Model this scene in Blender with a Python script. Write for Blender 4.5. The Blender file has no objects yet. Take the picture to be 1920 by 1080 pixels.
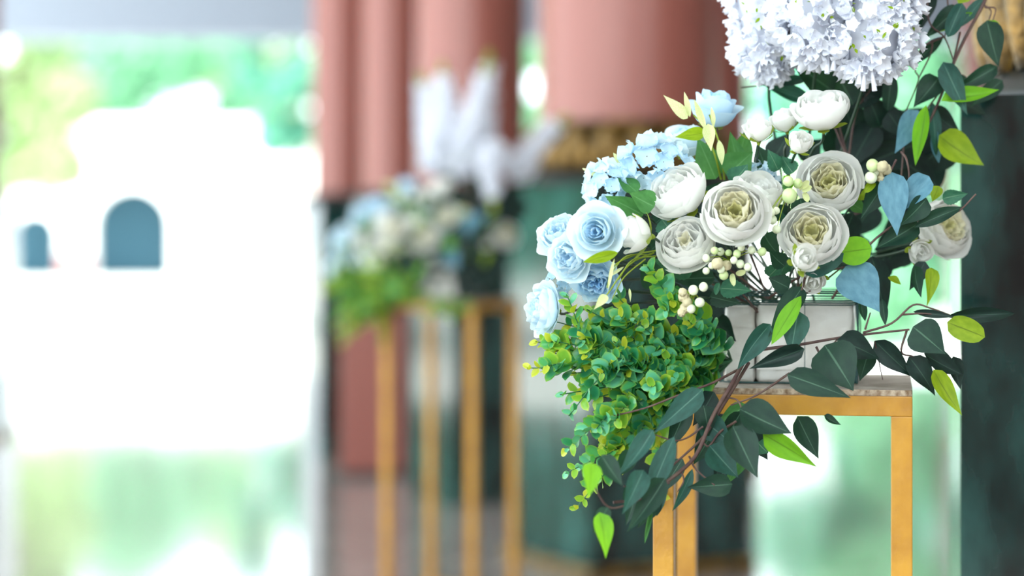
import bpy, math, random
from mathutils import Vector, Matrix, Quaternion

scene = bpy.context.scene
col = scene.collection
PI = math.pi

# ------------------------------------------------------------------ camera, sky, sun, exposure
F = 4000.0          # focal length in pixels of the 1920 x 1080 frame
CH = 1.20           # camera height
HZ = 450.0          # pixel row of the horizon
cam_d = bpy.data.cameras.new('camera')
cam_d.sensor_width = 36.0
cam_d.lens = F / 1920.0 * 36.0
cam_d.shift_y = -(540.0 - HZ) / 1920.0
cam_d.clip_end = 600
cam_d.dof.use_dof = True
cam_d.dof.focus_distance = 2.64
cam_d.dof.aperture_fstop = 1.75
cam = bpy.data.objects.new('camera', cam_d)
cam.location = (0, 0, CH)
cam.rotation_euler = (PI / 2, 0, 0)
col.objects.link(cam)
scene.camera = cam

world = bpy.data.worlds.new('overcast_sky')
scene.world = world
world.use_nodes = True
bgn = world.node_tree.nodes['Background']
bgn.inputs['Color'].default_value = (0.84, 0.95, 1.0, 1)
bgn.inputs['Strength'].default_value = 4.6

sun_d = bpy.data.lights.new('sun', 'SUN')
sun_d.energy = 12.0
sun_d.angle = math.radians(2)
sun_d.color = (1.0, 0.97, 0.9)
sun = bpy.data.objects.new('sun', sun_d)
sun.rotation_euler = (math.radians(38), 0, math.radians(-28))
col.objects.link(sun)

vs = scene.view_settings
vs.view_transform = 'Standard'
vs.look = 'None'
vs.gamma = 1.0
vs.use_curve_mapping = False
vs.exposure = 0.1
scene.cycles.max_bounces = 10
scene.cycles.diffuse_bounces = 6
scene.cycles.transmission_bounces = 8
scene.cycles.transparent_max_bounces = 8
scene.cycles.caustics_reflective = False
scene.cycles.caustics_refractive = False

R = random.Random(7)


def P(x, y, z):
    """a point of the place: seen at pixel (x, y) from the camera, z metres in front of it"""
    return Vector(((x - 960.0) * z / F, z, CH - (y - HZ) * z / F))


def px(n, z=2.65):
    return n * z / F


def S(r, g, b):
    def f(c):
        c /= 255.0
        return c / 12.92 if c <= 0.04045 else ((c + 0.055) / 1.055) ** 2.4
    return (f(r), f(g), f(b), 1.0)


# ------------------------------------------------------------------ materials
MATS = {}


def mat(name, color, rough=0.5, metal=0.0, trans=0.0, spec=0.5, var=0.0, vscale=30.0, color2=None, bump=0.0,
        bscale=80.0, trans_color=None, vein=None, rim=None, coat=0.0, stretch=None, contrast=(0.35, 0.65)):
    if name in MATS:
        return MATS[name]
    m = bpy.data.materials.new(name)
    m.use_nodes = True
    nt = m.node_tree
    N, L = nt.nodes, nt.links
    out = N['Material Output']
    b = N['Principled BSDF']
    b.inputs['Roughness'].default_value = rough
    b.inputs['Metallic'].default_value = metal
    b.inputs['Specular IOR Level'].default_value = spec
    b.inputs['Coat Weight'].default_value = coat
    b.inputs['Base Color'].default_value = color
    src = None
    tc = None
    if color2 is not None or bump > 0:
        tc = N.new('ShaderNodeTexCoord')
        vec = tc.outputs['Object']
        if stretch:
            mp = N.new('ShaderNodeMapping')
            mp.inputs['Scale'].default_value = stretch
            L.new(vec, mp.inputs['Vector'])
            vec = mp.outputs['Vector']
    if color2 is not None:
        no = N.new('ShaderNodeTexNoise')
        no.inputs['Scale'].default_value = vscale
        no.inputs['Detail'].default_value = 5
        L.new(vec, no.inputs['Vector'])
        mr = N.new('ShaderNodeMapRange')
        mr.inputs[1].default_value, mr.inputs[2].default_value = contrast
        L.new(no.outputs['Fac'], mr.inputs[0])
        mx = N.new('ShaderNodeMix')
        mx.data_type = 'RGBA'
        mx.inputs[6].default_value = color
        mx.inputs[7].default_value = color2
        L.new(mr.outputs[0], mx.inputs[0])
        src = mx.outputs[2]
    if vein is not None or rim is not None:
        uv = N.new('ShaderNodeUVMap')
        sx = N.new('ShaderNodeSeparateXYZ')
        L.new(uv.outputs['UV'], sx.inputs[0])
        su = N.new('ShaderNodeMath'); su.operation = 'SUBTRACT'; su.inputs[1].default_value = 0.5
        L.new(sx.outputs[0], su.inputs[0])
        ab = N.new('ShaderNodeMath'); ab.operation = 'ABSOLUTE'
        L.new(su.outputs[0], ab.inputs[0])
        if rim is not None:
            sv = N.new('ShaderNodeMath'); sv.operation = 'SUBTRACT'; sv.inputs[1].default_value = 0.45
            L.new(sx.outputs[1], sv.inputs[0])
            av = N.new('ShaderNodeMath'); av.operation = 'ABSOLUTE'
            L.new(sv.outputs[0], av.inputs[0])
            mxm = N.new('ShaderNodeMath'); mxm.operation = 'MAXIMUM'
            L.new(ab.outputs[0], mxm.inputs[0]); L.new(av.outputs[0], mxm.inputs[1])
            r1 = N.new('ShaderNodeMapRange')
            r1.inputs[1].default_value, r1.inputs[2].default_value = 0.30, 0.52
            L.new(mxm.outputs[0], r1.inputs[0])
            mx = N.new('ShaderNodeMix'); mx.data_type = 'RGBA'
            if src: L.new(src, mx.inputs[6])
            else: mx.inputs[6].default_value = color
            mx.inputs[7].default_value = rim
            L.new(r1.outputs[0], mx.inputs[0])
            src = mx.outputs[2]
        if vein is not None:
            r1 = N.new('ShaderNodeMapRange')
            r1.inputs[1].default_value, r1.inputs[2].default_value = 0.03, 0.012
            L.new(ab.outputs[0], r1.inputs[0])
            mx = N.new('ShaderNodeMix'); mx.data_type = 'RGBA'
            if src: L.new(src, mx.inputs[6])
            else: mx.inputs[6].default_value = color
            mx.inputs[7].default_value = vein
            L.new(r1.outputs[0], mx.inputs[0])
            src = mx.outputs[2]
    if src:
        L.new(src, b.inputs['Base Color'])
    if bump > 0:
        nb = N.new('ShaderNodeTexNoise')
        nb.inputs['Scale'].default_value = bscale
        nb.inputs['Detail'].default_value = 4
        L.new(vec, nb.inputs['Vector'])
        bp = N.new('ShaderNodeBump')
        bp.inputs['Strength'].default_value = bump
        bp.inputs['Distance'].default_value = 0.01
        L.new(nb.outputs['Fac'], bp.inputs['Height'])
        L.new(bp.outputs['Normal'], b.inputs['Normal'])
    if trans > 0:
        t = N.new('ShaderNodeBsdfTranslucent')
        t.inputs['Color'].default_value = trans_color or color
        if src and trans_color is None:
            L.new(src, t.inputs['Color'])
        ms = N.new('ShaderNodeMixShader')
        ms.inputs[0].default_value = trans
        L.new(b.outputs[0], ms.inputs[1]); L.new(t.outputs[0], ms.inputs[2])
        L.new(ms.outputs[0], out.inputs['Surface'])
    MATS[name] = m
    return m


M_WHITE = mat('white_petal', (0.88, 0.885, 0.86, 1), rough=0.7, trans=0.42, spec=0.2, bump=0.06, bscale=400)
M_CREAM = mat('cream_petal', (0.88, 0.86, 0.70, 1), rough=0.7, trans=0.42, spec=0.2, bump=0.06, bscale=400)
M_YELLOWC = mat('yellow_green_petal', (0.80, 0.79, 0.50, 1), rough=0.7, trans=0.42, spec=0.2)
M_BLUE = mat('pale_blue_petal', (0.64, 0.82, 0.94, 1), rough=0.7, trans=0.42, spec=0.2, bump=0.06, bscale=400)
M_BLUE_IN = mat('blue_petal_heart', (0.46, 0.72, 0.92, 1), rough=0.7, trans=0.42, spec=0.2)
M_BLUE_PALE = mat('palest_blue_petal', (0.76, 0.88, 0.94, 1), rough=0.7, trans=0.42, spec=0.2, bump=0.06, bscale=400)
M_LILAC = mat('white_lilac_floret', (0.86, 0.88, 0.94, 1), rough=0.75, trans=0.25, spec=0.2)
M_SEPAL = mat('lime_sepal', S(150, 170, 50), rough=0.5, trans=0.25)
M_STEM = mat('dark_green_stem', S(36, 66, 44), rough=0.5)
M_TWIG = mat('brown_twig', S(96, 74, 66), rough=0.6, color2=S(70, 46, 46), vscale=60)
M_BSTEM = mat('green_twig', S(40, 100, 62), rough=0.45)
M_PALE = mat('pale_lime_leaf', S(228, 230, 188), rough=0.55, trans=0.35, color2=S(200, 212, 132), vscale=35)
LEAF = {
    'd': mat('dark_green_leaf', S(28, 58, 46), rough=0.5, spec=0.28, trans=0.18, trans_color=S(60, 120, 60), vein=S(70, 104, 84), color2=S(20, 46, 40), vscale=5),
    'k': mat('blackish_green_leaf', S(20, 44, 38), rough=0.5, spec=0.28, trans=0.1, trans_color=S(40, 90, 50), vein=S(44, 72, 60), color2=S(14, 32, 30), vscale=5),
    't': mat('teal_green_leaf', S(42, 86, 78), rough=0.5, spec=0.28, trans=0.18, trans_color=S(70, 130, 90), vein=S(84, 124, 110), color2=S(34, 70, 64), vscale=5),
    'b': mat('sky_sheen_leaf', S(96, 142, 160), rough=0.5, spec=0.28, trans=0.12, trans_color=S(100, 150, 150), vein=S(84, 128, 146), color2=S(74, 118, 138), vscale=5),  # blue sky reflection painted into the colour of dark leaves
    'l': mat('lime_leaf', S(128, 196, 44), rough=0.5, spec=0.28, trans=0.45, trans_color=S(150, 215, 50), vein=S(84, 130, 30), color2=S(112, 178, 40), vscale=5),
    'o': mat('olive_lime_leaf', S(150, 176, 36), rough=0.5, spec=0.28, trans=0.4, trans_color=S(160, 190, 30), vein=S(90, 110, 20), color2=S(120, 150, 24), vscale=5),
    'g': mat('mid_green_leaf', S(76, 134, 74), rough=0.5, spec=0.28, trans=0.3, trans_color=S(100, 160, 70), vein=S(104, 156, 100), color2=S(58, 112, 60), vscale=5),
    's': mat('serrated_green_leaf', S(58, 112, 84), rough=0.5, spec=0.28, trans=0.2, trans_color=S(80, 140, 90), vein=S(110, 150, 120), color2=S(44, 92, 74), vscale=5),
}
BOX = [
    mat('boxwood_green', S(74, 160, 100), rough=0.22, trans=0.25, rim=S(140, 180, 66), trans_color=S(110, 190, 60)),
    mat('boxwood_lime', S(124, 178, 58), rough=0.32, trans=0.3, rim=S(186, 200, 74), trans_color=S(150, 200, 50)),
    mat('boxwood_deep', S(38, 122, 84), rough=0.28, trans=0.18, rim=S(84, 156, 74), trans_color=S(60, 150, 60)),
    mat('boxwood_sea', S(96, 180, 142), rough=0.26, trans=0.2, rim=S(130, 186, 96), trans_color=S(90, 170, 90)),
    mat('boxwood_yellow', S(184, 196, 56), rough=0.35, trans=0.35, rim=S(204, 208, 84), trans_color=S(190, 200, 40)),
]
M_BERRY = mat('white_green_berry', S(226, 232, 206), rough=0.25, color2=S(176, 204, 140), vscale=60, contrast=(0.5, 0.7))
M_BERRYG = mat('green_berry', S(170, 200, 120), rough=0.25, color2=S(214, 226, 180), vscale=80)
M_CROC = mat('cream_crumbly_bud', S(226, 216, 176), rough=0.8, bump=0.5, bscale=500)
M_GOLD = mat('ochre_gold_paint', S(194, 142, 46), rough=0.38, spec=0.5, color2=S(172, 120, 36), vscale=22, bump=0.12, bscale=60)
M_BOARD = mat('dusty_board', S(190, 182, 174), rough=0.7, color2=S(150, 138, 126), vscale=40, bump=0.15, bscale=300)
M_EDGE = mat('board_edge', S(190, 172, 150), rough=0.8, color2=S(116, 88, 62), vscale=120, bump=0.4, bscale=400)
M_FOAM = mat('white_wrapped_foam', S(226, 224, 220), rough=0.28, color2=S(212, 208, 202), vscale=18, bump=0.5, bscale=35, coat=0.3)
M_WIRE = mat('dark_teal_wire', S(16, 66, 66), rough=0.35)
M_COLUMN = mat('terracotta_pink_plaster', S(148, 85, 75), rough=0.33, spec=0.6)
M_MARBLE = mat('polished_dark_green_marble', S(46, 84, 80), rough=0.09, spec=0.9, color2=S(5, 10, 12), vscale=9, stretch=(1, 1, 0.45), contrast=(0.33, 0.64), bump=0.02, bscale=12)
M_MARBLE_K = mat('black_green_stone', S(22, 30, 30), rough=0.4, spec=0.35, color2=S(14, 20, 22), vscale=14)
M_LOTUS = mat('aged_gold_leaf', S(140, 106, 44), rough=0.32, metal=0.45, color2=S(44, 36, 22), vscale=22, bump=0.3, bscale=60)
M_REDB = mat('red_brown_surface', S(140, 74, 62), rough=0.35)
M_FLOOR = mat('polished_grey_floor', S(150, 142, 138), rough=0.07, spec=0.5, color2=S(132, 124, 122), vscale=3, bump=0.015, bscale=9)
M_GROUND = mat('sunlit_paving', S(226, 226, 220), rough=0.8, color2=S(210, 212, 206), vscale=0.4)
M_BEAM = mat('grey_white_plaster', S(150, 160, 176), rough=0.7)
M_CEIL = mat('white_plaster', S(232, 232, 230), rough=0.8)
M_ADDED_WALL = mat('added_wall_paint', S(120, 112, 108), rough=0.7)  # dim grey for the added walls, keeping plinth reflections dark
M_WALLW = mat('arcade_white_wall', S(236, 236, 234), rough=0.8)
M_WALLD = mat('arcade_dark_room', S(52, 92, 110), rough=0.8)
M_PINK = mat('pink_pier_foot', S(150, 84, 78), rough=0.8)
M_TREE = [
    mat('tree_leaf_mint', S(130, 186, 148), rough=0.5, trans=0.4, trans_color=S(130, 190, 146)),
    mat('tree_leaf_yellow', S(168, 196, 140), rough=0.5, trans=0.4, trans_color=S(160, 190, 126)),
    mat('tree_leaf_sea', S(96, 164, 140), rough=0.5, trans=0.4, trans_color=S(100, 172, 142)),
]
M_BARK = mat('tree_bark', S(110, 100, 88), rough=0.9)


# ------------------------------------------------------------------ mesh helpers
def mesh_from(name, verts, faces, uvs=None, smooth=True):
    me = bpy.data.meshes.new(name)
    me.from_pydata([tuple(v) for v in verts], [], faces)
    if uvs is not None:
        uvl = me.uv_layers.new(name='UVMap')
        for lp in me.loops:
            uvl.data[lp.index].uv = uvs[lp.vertex_index]
    if smooth:
        for p in me.polygons:
            p.use_smooth = True
    me.update()
    return me


def grid(nu, nv, fn):
    verts, uvs, faces = [], [], []
    for j in range(nv + 1):
        for i in range(nu + 1):
            u, v = i / nu, j / nv
            verts.append(fn(u, v)); uvs.append((u, v))
    for j in range(nv):
        for i in range(nu):
            a = j * (nu + 1) + i
            faces.append((a, a + 1, a + nu + 2, a + nu + 1))
    return verts, faces, uvs


def obj(name, me, material=None, parent=None, matrix=None, smooth=None):
    o = bpy.data.objects.new(name, me)
    col.objects.link(o)
    if material is not None and len(me.materials) == 0:
        me.materials.append(material)
    if parent is not None:
        o.parent = parent
    if matrix is not None:
        o.matrix_basis = matrix
    return o


def tag(o, label, cat, group=None):
    o['label'] = label
    o['category'] = cat
    if group: o['group'] = group
    return o


def thing(name, label, cat, loc=(0, 0, 0), group=None, matrix=None):
    o = bpy.data.objects.new(name, None)
    o.empty_display_size = 0.02
    col.objects.link(o)
    if matrix is not None: o.matrix_basis = matrix
    else: o.location = loc
    return tag(o, label, cat, group)


def struct(o):
    o['kind'] = 'structure'
    return o


def box_data(x0, x1, y0, y1, z0, z1, bev=0.0):
    if bev <= 0:
        v = [(x0, y0, z0), (x1, y0, z0), (x1, y1, z0), (x0, y1, z0), (x0, y0, z1), (x1, y0, z1), (x1, y1, z1), (x0, y1, z1)]
        f = [(0, 3, 2, 1), (4, 5, 6, 7), (0, 1, 5, 4), (1, 2, 6, 5), (2, 3, 7, 6), (3, 0, 4, 7)]
        return v, f
    import bmesh
    bm = bmesh.new()
    bmesh.ops.create_cube(bm, size=1.0)
    for w in bm.verts:
        w.co = Vector(((x0 + x1) / 2 + w.co.x * (x1 - x0), (y0 + y1) / 2 + w.co.y * (y1 - y0), (z0 + z1) / 2 + w.co.z * (z1 - z0)))
    bmesh.ops.bevel(bm, geom=bm.edges[:], offset=bev, segments=2, affect='EDGES', profile=0.6)
    v = [tuple(w.co) for w in bm.verts]
    bm.verts.index_update()
    f = [tuple(w.index for w in p.verts) for p in bm.faces]
    bm.free()
    return v, f


def box(name, x0, x1, y0, y1, z0, z1, material, parent=None, matrix=None, bev=0.0):
    v, f = box_data(x0, x1, y0, y1, z0, z1, bev)
    return obj(name, mesh_from(name, v, f, smooth=False), material, parent, matrix)


def lathe(profile, n=40):
    verts, faces = [], []
    for k in range(n):
        a = 2 * PI * k / n
        for r, z in profile:
            verts.append((r * math.cos(a), r * math.sin(a), z))
    m = len(profile)
    for k in range(n):
        for j in range(m - 1):
            a, b = k * m + j, ((k + 1) % n) * m + j
            faces.append((a, b, b + 1, a + 1))
    return verts, faces


def catmull(pts, sub=5):
    pts = [Vector(p) for p in pts]
    if len(pts) < 3: 
        return [pts[0].lerp(pts[1], i / sub) for i in range(sub + 1)]
    out = []
    q = [pts[0] * 2 - pts[1]] + pts + [pts[-1] * 2 - pts[-2]]
    for i in range(1, len(q) - 2):
        p0, p1, p2, p3 = q[i - 1], q[i], q[i + 1], q[i + 2]
        for s in range(sub):
            t = s / sub
            out.append(0.5 * ((2 * p1) + (p2 - p0) * t + (2 * p0 - 5 * p1 + 4 * p2 - p3) * t * t + (3 * p1 - p0 - 3 * p2 + p3) * t ** 3))
    out.append(pts[-1])
    return out


def tube_data(pts, r0, r1=None, n=6, closed=False):
    r1 = r0 if r1 is None else r1
    verts, faces = [], []
    m = len(pts)
    up = Vector((0.13, 0.2, 0.97)).normalized()
    for i, p in enumerate(pts):
        if closed:
            d = pts[(i + 1) % m] - pts[i - 1]
        else:
            d = pts[min(i + 1, m - 1)] - pts[max(i - 1, 0)]
        if d.length < 1e-9: d = Vector((0, 0, 1))
        d.normalize()
        a = d.cross(up)
        if a.length < 0.05: a = d.cross(Vector((1, 0, 0)))
        a.normalize(); b = d.cross(a)
        r = r0[i] if isinstance(r0, list) else r0 + (r1 - r0) * i / max(1, m - 1)
        for k in range(n):
            t = 2 * PI * k / n
            verts.append(p + a * (r * math.cos(t)) + b * (r * math.sin(t)))
    lim = m if closed else m - 1
    for i in range(lim):
        i2 = (i + 1) % m
        for k in range(n):
            k2 = (k + 1) % n
            faces.append((i * n + k, i * n + k2, i2 * n + k2, i2 * n + k))
    if not closed:
        faces.append(tuple(range(n)))
        faces.append(tuple((m - 1) * n + k for k in range(n))[::-1])
    return verts, faces


def tube(name, pts, r0, r1, material, parent=None, origin=Vector((0, 0, 0)), n=6, sub=5, closed=False):
    pts = [Vector(p) - origin for p in pts]
    cp = catmull(pts, sub) if not closed else pts
    v, f = tube_data(cp, r0, r1, n, closed)
    return obj(name, mesh_from(name, v, f), material, parent)


def frame_from(yaxis, zhint):
    y = yaxis.normalized()
    z = zhint - y * zhint.dot(y)
    if z.length < 1e-5:
        z = Vector((0, 0, 1)) - y * y.z
    z.normalize()
    x = y.cross(z)
    return x, y, z


def mat4(x, y, z, loc):
    return Matrix(((x.x, y.x, z.x, loc.x), (x.y, y.y, z.y, loc.y), (x.z, y.z, z.z, loc.z), (0, 0, 0, 1)))


# ------------------------------------------------------------------ leaf meshes
LEAFMESH = {}


def leaf_mesh(kind, matkey, variant=0):
    key = (kind, matkey, variant)
    if key in LEAFMESH: return LEAFMESH[key]
    rr = random.Random(hash((kind, variant)) & 0xffff if False else variant * 17 + len(kind))
    bend = (-0.16, 0.13, -0.05, 0.24)[variant % 4]
    fold = (0.16, 0.26, 0.08, 0.2)[variant % 4]
    tw = (0.25, -0.3, 0.1, -0.15)[variant % 4]

    def width(v):
        if kind == 'round': return max(0.0, 1 - (2 * v ** 0.92 - 1) ** 2) ** 0.5
        if kind == 'long': return math.sin(PI * v ** 0.85) ** 0.9
        if kind == 'box': return max(0.0, 1 - (2 * v ** 0.8 - 1) ** 2) ** 0.55
        w = math.sin(PI * v ** 0.62) ** 0.85 if v < 1 else 0
        return w * (1 - 0.5 * v ** 3) * 1.04

    nv = {'box': 5, 'serrated': 18}.get(kind, 10)
    nu = 4

    def fn(u, v):
        w = width(v)
        if kind == 'serrated' and u in (0.0, 1.0):
            w *= 1.0 + (0.09 if int(round(v * nv)) % 2 else -0.03)
        x = (u - 0.5) * w
        z = bend * (v - 0.5) ** 2 * 1.6 + abs(u - 0.5) * w * fold
        a = tw * (v - 0.5) * 2
        return Vector((x * math.cos(a) - z * math.sin(a) * 0.3, v, z + x * math.sin(a) * 0.6))
    v, f, uv = grid(nu, nv, fn)
    me = mesh_from(kind + '_leaf', v, f, uv)
    me.materials.append(BOX[matkey] if isinstance(matkey, int) else (M_PALE if matkey == 'p' else LEAF[matkey]))
    LEAFMESH[key] = me
    return me


def add_leaf(parent, origin, base, tip, width, kind, matkey, face=None, variant=None, name='leaf'):
    base, tip = Vector(base), Vector(tip)
    d = tip - base
    ln = d.length
    if face is None:
        face = Vector((R.uniform(-0.45, 0.45), -1, R.uniform(-0.2, 0.6)))
    x, y, z = frame_from(d, face)
    if variant is None: variant = R.randrange(4)
    return obj(name, leaf_mesh(kind, matkey, variant), None, parent, mat4(x * width, y * ln, z * ln, base - origin))


# ------------------------------------------------------------------ setting: hall floor, beam, ceiling
YE = 18.0
XL, ZC = -5.6, 5.4
box('floor', XL, 6.4, -3, YE, -0.15, 0.0, M_FLOOR)['kind'] = 'structure'
box('ground', -160, 160, -60, 260, -0.42, -0.16, M_GROUND)['kind'] = 'structure'
bz = CH + (HZ - 80) * YE / F
box('trim_1', XL, 6.4, YE - 0.45, YE, bz, ZC, M_BEAM)['kind'] = 'structure'
box('ceiling', XL, 6.4, -3, YE, ZC, ZC + 0.2, M_CEIL)['kind'] = 'structure'
box('wall_added_back', -1.6, 6.7, -3.3, -3.0, -0.15, 2.25, M_ADDED_WALL)['kind'] = 'structure'  # unseen, added behind the camera to block light and darken plinth reflections
box('wall_added_right', 6.4, 6.7, -3, YE, -0.15, ZC + 0.2, M_ADDED_WALL)['kind'] = 'structure'  # unseen, added to cut light from the right so the left dominates


def lotus_petal_mesh(h, w):
    def fn(u, v):
        ww = math.sin(PI * min(1, v * 0.9 + 0.1)) ** 0.7 if v < 1 else 0
        x = (u - 0.5) * ww * w
        y = -0.35 * w * (1 - (2 * u - 1) ** 2) * ww ** 0.8 - 0.10 * h * v ** 2
        return Vector((x, y, v * h))
    return mesh_from('lotus_petal', *grid(6, 8, fn))


def column(label, cx, cy, r, rot, side, top=1.40, petals=16, lotus_h=0.22, cham=0.0, foot=True, shaft_top=5.42, lotus=True):
    T = Matrix.Translation((cx, cy, 0)) @ Matrix.Rotation(rot, 4, 'Z')
    t = thing('column', label, 'column', matrix=T)
    h = side / 2
    if cham > 0:     # plinth with cut corners
        c = h - cham
        ring = [(-c, -h), (c, -h), (h, -c), (h, c), (c, h), (-c, h), (-h, c), (-h, -c)]
    else:
        ring = [(-h, -h), (h, -h), (h, h), (-h, h)]
    n = len(ring)
    v = [(x, y, 0.0) for x, y in ring] + [(x, y, top) for x, y in ring]
    f = [tuple(range(n))[::-1], tuple(range(n, 2 * n))] + [(k, (k + 1) % n, n + (k + 1) % n, n + k) for k in range(n)]
    pl = obj('plinth', mesh_from('plinth', v, f, smooth=False), M_MARBLE, t)
    m = r + 0.06
    v, f = lathe([(m, top), (m + 0.006, top + 0.008), (m, top + 0.02), (r + 0.02, top + 0.055), (r + 0.012, top + 0.06), (0.02, top + 0.06)], 48)
    obj('moulding', mesh_from('moulding', v, f), M_MARBLE_K, t)
    v, f = lathe([(r, top + 0.05), (r, shaft_top)], 56)
    obj('shaft', mesh_from('shaft', v, f), M_COLUMN, t)
    if lotus:
        z0 = top + 0.05
        v, f = lathe([(r + 0.012, z0), (r + 0.016, z0 + lotus_h * 0.9), (r + 0.03, z0 + lotus_h * 0.93), (r + 0.03, z0 + lotus_h), (r, z0 + lotus_h)], 48)
        band = obj('lotus_band', mesh_from('lotus_band', v, f), M_LOTUS, t)
        for row in range(2):
            me = lotus_petal_mesh(lotus_h * (0.92, 0.55)[row], 2 * PI * r / petals * (1.02, 0.8)[row])
            me.materials.append(M_LOTUS)
            for k in range(petals):
                a = 2 * PI * (k + 0.5 * row) / petals
                Mx = Matrix.Rotation(a, 4, 'Z') @ Matrix.Translation((0, -(r + 0.014 + 0.01 * row), z0)) 
                obj('lotus_petal', me, None, band, Mx)
    if foot:
        g = h + 0.02
        v, f = box_data(-g, g, -g, g, 0.0, 0.045, 0.01)
        obj('foot_band', mesh_from('foot_band', v, f, smooth=False), M_LOTUS, pl)
    return t


def cpx(x, z): return (x - 960.0) * z / F


column('dark green marble plinth and gold lotus base at right, beside the near flower stand', 1.027, 3.231, 0.27, math.radians(-10.3), 0.70, petals=18, lotus_h=0.26, foot=False)
column('widest pink column with gold ringed base, right behind the near flowers', cpx(1176, 7.95), 7.95, 0.33, math.radians(26), 0.66, petals=18, lotus_h=0.18)
column('pink column rising behind the white spikes of the far flower stand', cpx(884, 9.9), 9.9, 0.255, math.radians(30), 0.40, petals=14, lotus=False, foot=False)
column('narrow pink column, second from the bright opening', cpx(737, 11.3), 11.3, 0.165, math.radians(20), 0.34, lotus=False, foot=False)
column('narrow pink column at the right side of the bright opening', cpx(641, 11.9), 11.9, 0.165, math.radians(20), 0.36, lotus=False, foot=False)
column('pink column half hidden behind the widest column, left of the white lilac', cpx(1312, 11.2), 11.2, 0.26, 0.1, 0.5, petals=14, lotus_h=0.18)
column('pink column seen between hanging leaves at the top right', cpx(1884, 12.4), 12.4, 0.26, 0.1, 0.5, petals=14, lotus_h=0.18)
column('column with dark plinth cut by the left edge of the picture', cpx(-86, 13.0), 13.0, 0.27, 0.0, 0.62, lotus=False)

bt = thing('low_block', 'low red-brown stand-in block on the floor behind the far flower stand', 'block', (cpx(700, 10.9), 10.9, 0))  # stand-in for the red-brown area low on the narrow plinth
box('body', -0.165, 0.165, -0.12, 0.12, 0.03, 0.80, M_REDB, bt, bev=0.008)
box('plinth_foot', -0.155, 0.155, -0.11, 0.11, 0.0, 0.03, M_MARBLE_K, bt)
box('block_top', -0.175, 0.175, -0.13, 0.13, 0.80, 0.83, M_REDB, bt, bev=0.008)


# ------------------------------------------------------------------ outside: arcade and trees
def arcade():
    z = 70.0
    X = lambda x: cpx(x, z)
    Z = lambda y: CH - (y - HZ) * z / F
    t = thing('arcade_building', 'white arcade with dark round arches across the sunlit court', 'building', (X(300), z, -0.16))
    ox = X(300)
    ops = [(X(14), X(114), Z(385)), (X(168), X(326), Z(338))]
    x0, x1, zt = X(-60), X(660), Z(236)
    verts, faces = [], []

    def prism(a, b, la, lb, top, y0, y1):
        i = len(verts)
        for yy in (y0, y1):
            verts.extend([(a, yy, la), (b, yy, lb), (b, yy, top), (a, yy, top)])
        faces.extend([(i, i + 1, i + 2, i + 3), (i + 7, i + 6, i + 5, i + 4), (i, i + 4, i + 5, i + 1), (i + 3, i + 2, i + 6, i + 7), (i, i + 3, i + 7, i + 4), (i + 1, i + 5, i + 6, i + 2)])
    cur = x0
    for a, b, h in ops:
        prism(cur - ox, a - ox, 0, 0, zt, 0, 0.7)
        w = (b - a) / 2
        spring = h - w * 0.95
        n = 16
        for k in range(n):
            t0, t1 = PI - PI * k / n, PI - PI * (k + 1) / n
            prism(a + w + w * math.cos(t0) - ox, a + w + w * math.cos(t1) - ox, spring + 0.95 * w * math.sin(t0), spring + 0.95 * w * math.sin(t1), zt, 0, 0.7)
        cur = b
    prism(cur - ox, x1 - ox, 0, 0, zt, 0, 0.7)
    obj('wall', mesh_from('wall', verts, faces, smooth=False), M_WALLW, t)
    box('room', x0 - ox, x1 - ox, 2.6, 2.9, 0, zt, M_WALLD, t)
    box('roof', x0 - ox - 0.4, x1 - ox + 0.4, -0.4, 5.0, zt, zt + 0.3, M_WALLW, t)
    box('pier_foot', ops[0][1] - ox + 0.05, ops[1][0] - ox - 0.05, -0.12, 0.3, 0, 0.85, M_PINK, t)


arcade()


def tree(label, x, zd, base_h, crown_r, crown_h, n, mk, seed, group='trees outside the hall', lf=1.0):
    rr = random.Random(seed)
    t = thing('tree', label, 'tree', (cpx(x, zd), zd, -0.16), group)
    pts = [Vector((0, 0, 0)), Vector((rr.uniform(-.2, .2), 0, base_h * 0.5)), Vector((rr.uniform(-.3, .3), 0, base_h + crown_h * 0.4))]
    tube('trunk', pts, 0.16, 0.06, M_BARK, t, n=7)
    verts, faces = [], []
    blobs = [(Vector((rr.uniform(-1, 1) * crown_r, rr.uniform(-.8, .8) * crown_r, base_h + rr.uniform(0, 1) * crown_h)), rr.uniform(0.35, 0.62) * crown_r) for _ in range(16)]
    for k in range(n):
        c, br = rr.choice(blobs)
        d = Vector((rr.gauss(0, 1), rr.gauss(0, 1), rr.gauss(0, 1))).normalized()
        p = c + d * br * rr.uniform(0.5, 1.0)
        nrm = (d + Vector((rr.uniform(-.7, .7), rr.uniform(-.7, .7), rr.uniform(-.2, 1)))).normalized()
        a = nrm.orthogonal().normalized() * rr.uniform(0.09, 0.2) * lf
        b = nrm.cross(a) * 0.6
        i = len(verts)
        verts.extend([p - a, p - b, p + a, p + b])
        faces.append((i, i + 1, i + 2, i + 3))
    me = mesh_from('crown', verts, faces, smooth=False)
    c = obj('crown', me, M_TREE[mk], t)
    c['kind'] = 'stuff'
    return t


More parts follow.
